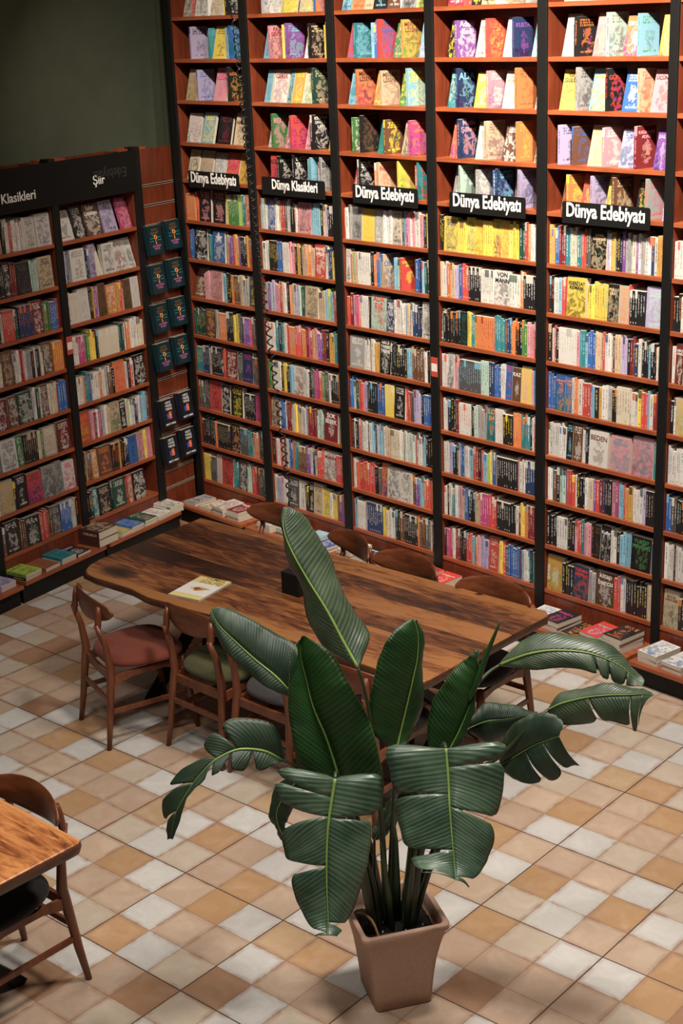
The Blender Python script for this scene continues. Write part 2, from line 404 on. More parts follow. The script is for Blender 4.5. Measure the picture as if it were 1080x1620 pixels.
# ------------------------------------------------------------------ mesh helpers
class MB:
    def __init__(s):
        s.v = []; s.f = []; s.mi = []; s.uv = []; s.at = []; s.smooth = []
    def quad(s, pts, mi=0, uv=None, at=None, sm=False):
        b = len(s.v)
        s.v += [tuple(p) for p in pts]
        s.f.append(tuple(range(b, b + len(pts))))
        s.mi.append(mi); s.smooth.append(sm)
        s.uv.append(uv or [(0, 0), (1, 0), (1, 1), (0, 1)][:len(pts)] if len(pts) <= 4 else uv or [(0, 0)] * len(pts))
        s.at.append(at)
    def box(s, lo, hi, mi=0, T=None):
        x0, y0, z0 = lo; x1, y1, z1 = hi
        P = [Vector(p) for p in ((x0, y0, z0), (x1, y0, z0), (x1, y1, z0), (x0, y1, z0), (x0, y0, z1), (x1, y0, z1), (x1, y1, z1), (x0, y1, z1))]
        if T: P = [T @ p for p in P]
        b = len(s.v)
        s.v += [tuple(p) for p in P]
        for f in ((0, 1, 5, 4), (1, 2, 6, 5), (2, 3, 7, 6), (3, 0, 4, 7), (4, 5, 6, 7), (3, 2, 1, 0)):
            s.f.append(tuple(b + i for i in f)); s.mi.append(mi); s.smooth.append(False)
            s.uv.append([(0, 0), (1, 0), (1, 1), (0, 1)]); s.at.append(None)
    def tube(s, pts, rad, n=10, mi=0, cap=True, flat=1.0, up=Vector((0, 0, 1))):
        pts = [Vector(p) for p in pts]
        if not hasattr(rad, '__len__'): rad = [rad] * len(pts)
        rings = []
        prev = None
        for i, p in enumerate(pts):
            t = (pts[min(i + 1, len(pts) - 1)] - pts[max(i - 1, 0)]).normalized()
            if prev is None:
                a = t.cross(up)
                if a.length < 1e-3: a = t.cross(Vector((1, 0, 0)))
                a.normalize()
            else:
                a = (prev - t * prev.dot(t)).normalized()
            prev = a
            b_ = t.cross(a)
            base = len(s.v)
            for k in range(n):
                an = 2 * math.pi * k / n
                s.v.append(tuple(p + a * (math.cos(an) * rad[i]) + b_ * (math.sin(an) * rad[i] * flat)))
            rings.append(base)
        for i in range(len(rings) - 1):
            for k in range(n):
                k2 = (k + 1) % n
                s.f.append((rings[i] + k, rings[i] + k2, rings[i + 1] + k2, rings[i + 1] + k))
                s.mi.append(mi); s.smooth.append(True); s.uv.append([(0, 0)] * 4); s.at.append(None)
        if cap:
            for r, rev in ((rings[0], True), (rings[-1], False)):
                f = tuple(r + k for k in range(n))
                s.f.append(f[::-1] if rev else f)
                s.mi.append(mi); s.smooth.append(False); s.uv.append([(0, 0)] * n); s.at.append(None)
    def prism(s, poly, z0, z1, mi=0, T=None, smooth=False):
        n = len(poly)
        b = len(s.v)
        P = [Vector((x, y, z0)) for x, y in poly] + [Vector((x, y, z1)) for x, y in poly]
        if T: P = [T @ p for p in P]
        s.v += [tuple(p) for p in P]
        fs = [tuple(b + n + i for i in range(n)), tuple(b + i for i in range(n))[::-1]]
        for f in fs:
            s.f.append(f); s.mi.append(mi); s.smooth.append(False); s.uv.append([(0, 0)] * n); s.at.append(None)
        for i in range(n):
            j = (i + 1) % n
            s.f.append((b + i, b + j, b + n + j, b + n + i)); s.mi.append(mi); s.smooth.append(smooth)
            s.uv.append([(0, 0), (1, 0), (1, 1), (0, 1)]); s.at.append(None)
    def mesh(s, name, mats):
        me = bpy.data.meshes.new(name)
        me.from_pydata(s.v, [], s.f)
        for m in mats: me.materials.append(m)
        me.polygons.foreach_set('material_index', s.mi)
        me.polygons.foreach_set('use_smooth', s.smooth)
        ul = me.uv_layers.new(name='uv')
        flat = []
        for u in s.uv:
            for a in u: flat += [a[0], a[1]]
        ul.data.foreach_set('uv', flat)
        if any(a is not None for a in s.at):
            me.attributes.new('base', 'FLOAT_COLOR', 'FACE')
            me.attributes.new('ink', 'FLOAT_COLOR', 'FACE')
            me.attributes.new('seed', 'FLOAT', 'FACE')
            at_ = me.attributes
            A, B, S = [], [], []
            for a in s.at:
                if a is None: a = ((0.5, 0.5, 0.5), (0, 0, 0), 0)
                A += [*a[0], 1]; B += [*a[1], 1]; S.append(a[2])
            at_['base'].data.foreach_set('color', A); at_['ink'].data.foreach_set('color', B); at_['seed'].data.foreach_set('value', S)
        me.update()
        return me
    def build(s, name, mats, parent=None, matrix=None, bevel=0.0, seg=2, subsurf=0, solid=0.0):
        if not isinstance(mats, (list, tuple)): mats = [mats]
        o = bpy.data.objects.new(name, s.mesh(name, mats))
        COL.objects.link(o)
        if parent: o.parent = parent
        if matrix is not None: o.matrix_local = matrix
        if subsurf:
            md = o.modifiers.new('subsurf', 'SUBSURF'); md.levels = subsurf; md.render_levels = subsurf
        if solid:
            md = o.modifiers.new('solid', 'SOLIDIFY'); md.thickness = solid; md.offset = 0
        if bevel:
            md = o.modifiers.new('bevel', 'BEVEL'); md.width = bevel; md.segments = seg; md.limit_method = 'ANGLE'
        return o

def tag(o, label=None, cat=None, group=None, kind=None):
    if label: o['label'] = label
    if cat: o['category'] = cat
    if group: o['group'] = group
    if kind: o['kind'] = kind
    return o

def empty(name, T):
    o = bpy.data.objects.new(name, None)
    o.empty_display_size = 0.05
    COL.objects.link(o)
    o.matrix_world = T
    return o

def TR(x=0, y=0, z=0, rz=0, rx=0, ry=0):
    return Matrix.Translation((x, y, z)) @ Euler((rx, ry, rz), 'XYZ').to_matrix().to_4x4()

_txt = {}
def text_mesh(s, mat, bold=0.012):
    key = (s, mat.name)
    if key in _txt: return _txt[key]
    cu = bpy.data.curves.new('lettering', 'FONT')
    cu.body = s
    cu.align_x = 'CENTER'; cu.align_y = 'CENTER'
    cu.size = 1.0
    cu.offset = bold
    cu.space_line = 0.95
    cu.extrude = 0.004
    cu.resolution_u = 3
    t = bpy.data.objects.new('tmp_text', cu)
    COL.objects.link(t)
    dg = bpy.context.evaluated_depsgraph_get()
    me = bpy.data.meshes.new_from_object(t.evaluated_get(dg))
    bpy.data.objects.remove(t)
    me.materials.clear(); me.materials.append(mat)
    xs = [v.co.x for v in me.vertices]; ys = [v.co.y for v in me.vertices]
    w = max(xs) - min(xs); h = max(ys) - min(ys)
    cx, cy = (max(xs) + min(xs)) / 2, (max(ys) + min(ys)) / 2
    for v in me.vertices: v.co.x -= cx; v.co.y -= cy
    me.name = 'lettering'
    _txt[key] = (me, w, h)
    return _txt[key]

_ink = {}
def ink_mat(c):
    k = tuple(round(v, 3) for v in c)
    if k not in _ink:
        _ink[k] = plain_mat('lettering_ink', k, 0.5)
    return _ink[k]

def lettering(s, color_or_mat, parent, T, width=None, height=None, name='lettering', sy=1.0, bold=0.012):
    """flat raised letters; T maps x right, y up, z out of the surface"""
    mat = color_or_mat if isinstance(color_or_mat, bpy.types.Material) else ink_mat(color_or_mat)
    me, w, h = text_mesh(s, mat, bold)
    k = min([q for q in ((width / w) if width else None, (height / h) if height else None) if q])
    o = bpy.data.objects.new(name, me)
    COL.objects.link(o)
    o.parent = parent
    o.matrix_local = T @ Matrix.Diagonal((k, k * sy, 0.25, 1)).to_4x4()
    return o
FRONT = Euler((R_(90), 0, 0)).to_matrix().to_4x4()    # text plane facing local -y

# ------------------------------------------------------------------ floor (one face per painted cell)
GRID_ANG = math.atan(-0.11969396)
GO = Vector((0.271, -3.2423, 0))
gu = Vector((math.cos(-GRID_ANG), math.sin(-GRID_ANG), 0)) * 0.2
gv = Vector((-math.sin(-GRID_ANG), math.cos(-GRID_ANG), 0)) * 0.2
# tones: 0 white, 1 cream, 2 tan, 3 pinkish tan, 4 amber, 5 ochre, 6 dark ochre
TONE = [(0.50, 0.485, 0.455), (0.455, 0.380, 0.295), (0.44, 0.325, 0.235), (0.42, 0.300, 0.215), (0.42, 0.285, 0.165), (0.40, 0.240, 0.120), (0.32, 0.180, 0.100)]
# painted tone of every floor cell in view: row -> first column, then one tone number per cell
CELLS = {
    14: (1, [0, 1, 0, 2, 1, 1, 3]),
    13: (1, [1, 1, 0, 0, 1, 1, 2, 4, 5]),
    12: (1, [2, 1, 2, 5, 2, 0, 2, 0, 4]),
    11: (-2, [3, 2, 0, 3, 1, 1, 0, 2, 0, 1, 1, 0]),
    10: (-9, [3, 6, 2, 3, 3, 2, 1, 0, 3, 2, 6, 5, 2, 5, 1, 5, 2, 0, 1, 3]),
    9: (-13, [0, 0, 2, 3, 0, 3, 6, 2, 0, 3, 2, 4, 3, 2, 0, 3, 1, 2, 5, 0, 0, 4, 5, 1, 1, 3]),
    8: (-13, [0, 3, 5, 0, 0, 3, 2, 6, 3, 0, 2, 1, 3, 4, 2, 5, 0, 2, 1, 0, 1, 2, 2, 5]),
    7: (-14, [3, 6, 3, 3, 3, 2, 2, 0, 6, 3, 1, 2, 5, 0, 3, 4, 2, 0, 2, 3, 0, 2, 5, 3, 3, 3]),
    6: (-12, [0, 1, 6, 2, 2, 3, 0, 2, 3, 4, 1, 0, 3, 2, 5, 0, 2, 1, 3, 3, 0, 0, 1, 5, 3]),
    5: (-11, [3, 6, 2, 5, 0, 3, 0, 3, 6, 2, 3, 0, 1, 6, 2, 0, 1, 3, 5, 2, 3, 2, 0, 1]),
    4: (-10, [1, 2, 3, 2, 3, 2, 0, 6, 0, 6, 3, 3, 2, 0, 5, 2, 0, 0, 0, 5, 0, 5, 0, 2]),
    3: (-9, [2, 1, 6, 0, 5, 1, 0, 3, 2, 0, 1, 4, 3, 2, 5, 0, 2, 2, 1, 0, 2, 2, 5]),
    2: (-8, [2, 0, 1, 5, 0, 5, 1, 0, 4, 2, 0, 0, 3, 2, 5, 5, 0, 5, 1, 0, 0, 5]),
    1: (-7, [0, 1, 2, 2, 2, 3, 3, 4, 0, 5, 3, 0, 0, 2, 5, 3, 3, 3, 3, 3, 1]),
    0: (-5, [0, 1, 0, 5, 3, 1, 0, 1, 3, 5, 2, 0, 3, 2, 0, 6, 3, 3, 2, 0]),
    -1: (-4, [1, 2, 0, 0, 2, 5, 0, 2, 5, 0, 4, 5, 0, 3, 2, 0]),
    -2: (-2, [2, 0, 0, 3, 2, 0, 2, 2, 0, 2, 3, 2]),
    -3: (-1, [2, 4, 0, 1, 5, 0, 1, 6, 0, 1]),
    -4: (0, [2, 3, 3, 0, 3, 6, 1, 0, 3, 2]),
    -5: (2, [0, 6, 3, 1, 0, 2]),
    -6: (3, [2, 3, 1, 0, 2]),
}
rt = random.Random(3)
fl = MB()
for j in range(-14, 26):
    for i in range(-22, 24):
        c = None
        if j in CELLS:
            i0, s = CELLS[j]
            if 0 <= i - i0 < len(s): c = s[i - i0]
        if c is None: c = rt.choice([0, 0, 0, 0, 1, 1, 2, 2, 2, 3, 3, 4, 5, 6])
        k = rt.uniform(0.94, 1.06)
        col = tuple(v * k for v in TONE[c])
        P = [GO + gu * a + gv * b for a, b in ((i, j), (i + 1, j), (i + 1, j + 1), (i, j + 1))]
        fl.quad(P, 0, [(i + 30, j + 30), (i + 31, j + 30), (i + 31, j + 31), (i + 30, j + 31)], (col, (0, 0, 0), 0))
fo = fl.build('floor', M['floor'])
fo.data.attributes['base'].name = 'tone'
tag(fo, 'cream, white and ochre checkered cement tile floor', kind='structure')

# ------------------------------------------------------------------ walls
LX = Vector((-0.2489, 0.9685, 0)); LN = Vector((0.9685, 0.2489, 0))
LEFT = Matrix(((LX.x, -LN.x, 0, -3.21), (LX.y, -LN.y, 0, 0.0), (0, 0, 1, 0), (0, 0, 0, 1)))   # x along the wall, y into it
BACK = Matrix.Identity(4)
# the green wall behind the low bookcases meets the back wall in the corner
ca = Vector((-3.70, 0.27, 0))
mb = MB()
e1 = ca - LX * 4.0
mb.quad([e1, ca, ca + Vector((0, 0, 4.6)), e1 + Vector((0, 0, 4.6))])
o = mb.build('wall_left', M['wall'], solid=0.05); tag(o, 'dark green painted wall above the low bookcases', kind='structure')
mb = MB()
mb.box((-3.72, 0.29, 0), (2.9, 0.36, 4.6))
o = mb.build('wall_back', M['wall']); tag(o, 'dark green wall behind the tall bookcases', kind='structure')

ZR = [3.93, 3.652, 3.372, 3.094, 2.805, 2.546, 2.256, 1.975, 1.693, 1.41, 1.128, 0.85, 0.566, 0.281]   # R-1, R0 .. R12
BAYS = [(-3.104, -2.343), (-2.266, -1.486), (-1.416, -0.631), (-0.562, 0.223), (0.290, 1.082), (1.137, 1.925)]
BNAME = ['leftmost tall bay', 'second tall bay', 'third tall bay', 'fourth tall bay', 'fifth tall bay', 'rightmost tall bay']
ST = 0.024

def bookcase(T, x0, x1, zs, top, depth, ledge, plinth, label, left_post=None, right_post=None, fascia=None, bits=None):
    ptop = top - 0.012 if fascia is not None else top
    r = empty('bookcase', T @ TR((x0 + x1) / 2, 0, 0))
    tag(r, label, 'bookcase', None)
    w = (x1 - x0) / 2
    for sx in (-1, 1):
        m = MB(); m.box((sx * w - (0 if sx > 0 else 0), 0.004, 0.0), (sx * (w + 0.018), depth, ptop)) if sx > 0 else m.box((-w - 0.018, 0.004, 0.0), (-w, depth, ptop))
        m.build('side_panel', M['side'], r)
    m = MB(); m.box((-w, depth - 0.008, 0.0), (w, depth, ptop)); m.build('back_panel', M['side'], r)
    for z in zs:
        m = MB(); m.box((-w + 0.001, 0.0, z - ST), (w - 0.001, depth - 0.009, z)); m.build('shelf', M['shelf'], r, bevel=0.0015)
    m = MB(); m.box((-w + 0.001, 0.006, 0.150), (w - 0.001, 0.024, zs[-1] - ST)); m.build('riser_board', M['side'], r)
    m = MB(); m.box((-w - 0.012, -ledge, 0.126), (w + 0.012, 0.005, 0.150)); m.build('display_ledge', M['shelf'], r, bevel=0.0015)
    m = MB(); m.box((-w - 0.02, -plinth, 0.0), (w + 0.02, 0.0, 0.126)); m.build('plinth', M['black'], r)
    for p in (left_post, right_post):
        if p:
            a, b = p[0] - (x0 + x1) / 2, p[1] - (x0 + x1) / 2
            m = MB(); m.box((a + .001, -0.012, 0.15), (b - .001, 0.06, top + 0.02)); m.build('upright', M['black'], r, bevel=0.002)
    if fascia:
        m = MB(); m.box((-w - 0.033, -0.014, 2.505), (w + 0.033, 0.003, 2.785)); f = m.build('fascia_board', M['fascia'], r)
        for s, fx, fz, fw, mt, rot in fascia:
            lettering(s, mt, f, TR(fx - (x0 + x1) / 2, -0.0145, fz) @ FRONT @ TR(rz=rot), width=fw)
    for b in bits or []:
        m = MB(); m.box((b[0] - (x0 + x1) / 2, 0.03, ptop), (b[1] - (x0 + x1) / 2, 0.15, top + 0.010)); m.build('top_board', M['shelf'], r)
    return r

for i, (a, b) in enumerate(BAYS):
    lp = (-3.178, -3.104) if i == 0 else None
    rp = (b, BAYS[i + 1][0]) if i < 5 else (1.925, 1.99)
    bookcase(BACK, a, b, ZR, 4.1, 0.27, 0.27, 0.215, '%s of the tall cherry wood bookcases along the back wall' % BNAME[i].replace(' tall bay', ''), lp, rp)

LB = [(-2.89, -2.12), (-2.05, -1.28), (-1.214, -0.445)]
LZ = ZR[6:]
bookcase(LEFT, LB[2][0], LB[2][1], LZ, 2.785, 0.26, 0.20, 0.17, 'low bookcase of the left wall under the poetry sign beside the corner', None, (-0.445, -0.365),
         [('Şiir', -0.81, 2.618, 0.118, M['letter'], 0), ('Edebiyatı', -0.69, 2.662, 0.33, M['ghost'], math.pi)], [(-0.45, -0.25)])
bookcase(LEFT, LB[1][0], LB[1][1], LZ, 2.785, 0.26, 0.20, 0.17, 'low bookcase of the left wall under the classics sign', (-2.12, -2.05), (-1.28, -1.214),
         [('Klasikleri', -1.575, 2.602, 0.305, M['letter'], 0)], [(-1.27, -1.07)])
bookcase(LEFT, LB[0][0], LB[0][1], LZ, 2.785, 0.26, 0.225, 0.17, 'bookcase cut by the left edge of the photo', None, None, [], None)

# slatwall with grooves
r = empty('slatwall_panel', LEFT @ TR(-0.1825, 0, 0))
tag(r, 'narrow cherry wood slatwall panel filling the corner between the two walls of books', 'wall panel')
m = MB(); m.box((-0.182, 0.006, 0.0), (0.18, 0.03, 2.78)); m.build('board', M['side'], r)
k = 0
while 2.528 - 0.141 * k > 0.2:
    z = 2.528 - 0.141 * k; k += 1
    m = MB(); m.box((-0.181, 0.002, z - 0.008), (0.18, 0.010, z - 0.005)); m.box((-0.181, 0.002, z + 0.005), (0.18, 0.010, z + 0.008))
    m.box((-0.181, 0.004, z - 0.005), (0.18, 0.0065, z + 0.005), 1)
    m.build('groove_strip', [M['metal'], M['black']], r)

# section signs
SG = [(-2.99, -2.418, 'Dünya Edebiyatı', 'above the leftmost tall bay shelves'), (-2.17, -1.535, 'Dünya Klasikleri', 'reading Dünya Klasikleri'),
      (-1.27, -0.696, 'Dünya Edebiyatı', 'third bay'), (-0.43, 0.156, 'Dünya Edebiyatı', 'fourth'), (0.424, 1.009, 'Dünya Edebiyatı', 'fifth')]
SL = ['black sign reading Dünya Edebiyatı, leftmost of the row', 'black sign reading Dünya Klasikleri on the second tall bay',
      'black sign reading Dünya Edebiyatı on the third tall bay', 'black sign reading Dünya Edebiyatı above the yellow books',
      'black sign reading Dünya Edebiyatı, rightmost of the row']
for (a, b, s, _), lab in zip(SG, SL):
    r = empty('section_sign', TR((a + b) / 2, -0.026, 2.557))
    tag(r, lab, 'sign', 'black section signs on the shelves')
    w, h, q = (b - a) / 2, 0.059, 0.014
    poly = []
    for cx, cz, a0 in ((w - q, h - q, 0), (-w + q, h - q, 90)):
        for t in range(5):
            an = R_(a0 + t * 22.5); poly.append((cx + q * math.cos(an), cz + q * math.sin(an)))
    poly += [(-w, -h), (w, -h)]
    m = MB(); m.prism(poly, -0.003, 0.003, T=FRONT)
    m.build('plate', M['black'], r)
    lettering(s, M['letter'], r, TR(0 if 'Kla' not in s else .02, -0.0035, 0.004) @ FRONT, width=(b - a) * (0.895 if 'Kla' not in s else .72), bold=0.022, sy=1.30)

def price_tag(T, lab):
    r = empty('tag_card', T)
    tag(r, lab, 'tag', 'small cards on the black uprights')
    m = MB(); m.box((-0.028, -0.002, -0.062), (0.028, 0, 0.062)); m.build('card', M['tagred'], r, bevel=0.0008)
    m = MB(); m.box((-0.024, -0.003, -0.028), (0.024, -0.002, 0.022)); m.build('white_field', M['tag'], r)
price_tag(TR(-0.593, -0.0125, 1.53), 'small red and white card on the upright between third and fourth bays')
price_tag(LEFT @ TR(-1.245, -0.0125, 1.565), 'small red and white card on the left wall upright')

# ------------------------------------------------------------------ books
PAL = {'w': (0.66, 0.64, 0.60), 'c': (0.62, 0.56, 0.42), 'k': (0.018, 0.018, 0.020), 'n': (0.020, 0.045, 0.13), 'b': (0.025, 0.12, 0.40),
       's': (0.20, 0.45, 0.60), 't': (0.025, 0.22, 0.26), 'g': (0.06, 0.22, 0.06), 'G': (0.018, 0.075, 0.055), 'l': (0.35, 0.52, 0.08),
       'y': (0.80, 0.60, 0.06), 'o': (0.68, 0.20, 0.05), 'r': (0.58, 0.055, 0.045), 'd': (0.22, 0.02, 0.025), 'p': (0.66, 0.28, 0.33),
       'm': (0.50, 0.05, 0.20), 'v': (0.22, 0.07, 0.34), 'V': (0.42, 0.36, 0.58), 'u': (0.15, 0.065, 0.035), 'e': (0.55, 0.42, 0.27),
       'x': (0.36, 0.36, 0.36), 'X': (0.085, 0.085, 0.09), 'z': (0.42, 0.60, 0.52), 'a': (0.62, 0.34, 0.06)}
CN = {'w': 'white', 'c': 'cream', 'k': 'black', 'n': 'navy', 'b': 'blue', 's': 'pale blue', 't': 'teal', 'g': 'green', 'G': 'dark green',
      'l': 'lime', 'y': 'yellow', 'o': 'orange', 'r': 'red', 'd': 'dark red', 'p': 'pink', 'm': 'magenta', 'v': 'purple', 'V': 'lavender',
      'u': 'brown', 'e': 'beige', 'x': 'grey', 'X': 'dark grey', 'z': 'mint', 'a': 'amber'}
rb = random.Random(11)
def pick_ink(c):
    lum = sum(PAL[c]) / 3
    if lum > 0.33: return PAL[rb.choice('kkknrdbGu')]
    return PAL[rb.choice('wwwwcyoes')]
def jit(c, a=0.12):
    k = 1 + rb.uniform(-a, a)
    l = sum(c) / 3
    return tuple(min(0.95, (v * 0.88 + l * 0.12) * k * 0.95) for v in c)

def book_geo(mb, T, w, d, h, at, face='spine'):
    """box w(x) d(y) h(z). face: which side carries the spine: 'spine' = front; 'cover' = front shows the cover"""
    P = [T @ Vector(p) for p in ((0, 0, 0), (w, 0, 0), (w, d, 0), (0, d, 0), (0, 0, h), (w, 0, h), (w, d, h), (0, d, h))]
    q = lambda ids, mi: mb.quad([P[i] for i in ids], mi, None, at)
    if face == 'spine':
        q((0, 1, 5, 4), 1); q((1, 2, 6, 5), 0); q((3, 0, 4, 7), 0); q((2, 3, 7, 6), 2)
    else:
        q((0, 1, 5, 4), 0); q((3, 0, 4, 7), 1); q((2, 3, 7, 6), 0); q((1, 2, 6, 5), 2)
    q((4, 5, 6, 7), 2); q((3, 2, 1, 0), 2)

SINGLES = []      # (score, T, w, d, h, at, face, color letter, pose, bay key, title, ink)
STUFF = MB()
def parse(tok):
    title = None
    if ':' in tok: tok, title = tok.split(':'); title = title.replace('_', ' ').replace('|', '\n')
    ink = None
    if '/' in tok: tok, ink = tok.split('/')
    kind = ''
    if tok[0] in 'FLC' : kind, tok = tok[0], tok[1:]
    return kind, tok[0], float(tok[1:]), ink, title

def fill(T, x0, x1, z, spec, where, hmax=0.225, side=1):
    toks = [parse(t) for t in spec.split()]
    W = sum(t[2] for t in toks)
    s = (x1 - x0 - 0.012) / W
    x = x0 + 0.006
    ncov = 0
    for kind, c, wd, ink, title in toks:
        wm = wd * s
        if c == '_':
            x += wm; continue
        base = PAL[c]
        ic = PAL[ink] if ink else None
        if kind == '':
            n = max(1, int(round(wm / 0.0175)))
            ths = [rb.uniform(0.75, 1.3) for _ in range(n)]
            k = wm / sum(ths)
            same = n > 3 and rb.random() < 0.7
            h0 = rb.uniform(0.185, 0.212); d0 = rb.uniform(0.12, 0.14)
            ik = ic or pick_ink(c)
            if same: ths = [1.0] * n; k = wm / n
            for t in ths:
                th = t * k
                h = h0 if same else rb.uniform(0.18, hmax - 0.008)
                ik2 = ik if same else pick_ink(c)
                cc = jit(base, 0.03 if same else 0.2)
                y = 0.014 + (0.0 if same else rb.uniform(0, 0.012))
                L = T @ TR(x + 0.0003, y, z + 0.0005)
                at = (cc, ik2, rb.random())
                SINGLES.append((0.676 * th * h, L, max(th - 0.0006, 0.004), d0, h, at, 'spine', c, 'spine-out', where, None, None, None))
                x += th
        else:
            ncov += 1
            h = rb.uniform(0.200, hmax)
            ik = ic or pick_ink(c)
            at = (tuple(v * 0.84 for v in jit(base, 0.08)), ik, (2.5 + rb.random() * 0.4) if title else rb.random())
            if kind == 'F':
                bw = min(wm * 0.96, 0.138)
                th = rb.uniform(0.016, 0.026)
                L = T @ TR(x + (wm - bw) / 2, 0.016, z + 0.0005) @ TR(rx=R_(-3), rz=R_(rb.uniform(-3, 3)))
                SINGLES.append((0.676 * bw * h * 1.3, L, bw, th, h, at, 'cover', c, 'facing out', where, ncov, title, ik))
                # a second copy of the same title stands behind it
                at2 = (at[0], ik, rb.random())
                SINGLES.append((0.0, L @ TR(0.001, th + 0.001, 0), bw, 0.02, h - 0.002, at2, 'cover', c, 'behind', where, None, None, None))
            elif kind == 'L':
                bw = min(wm * 0.98, 0.138)
                th = rb.uniform(0.012, 0.02)
                L = T @ TR(x + (wm - bw) / 2, 0.022, z + 0.001) @ TR(rx=R_(-15), rz=R_(rb.uniform(-4, 5)))
                SINGLES.append((0.676 * bw * h * 1.3, L, bw, th, h, at, 'cover', c, 'leaning back', where, ncov, title, ik))
            else:
                th = rb.uniform(0.016, 0.026)
                dd = 0.138
                L = T @ TR(x + 0.001, 0.012, z + 0.0005) @ TR(rz=R_(-9 if side > 0 else 9))
                SINGLES.append((0.72 * dd * h * 1.2, L, th, dd, h, at, 'spine', c, 'turned sideways', where, ncov, title, ik))
            x += wm

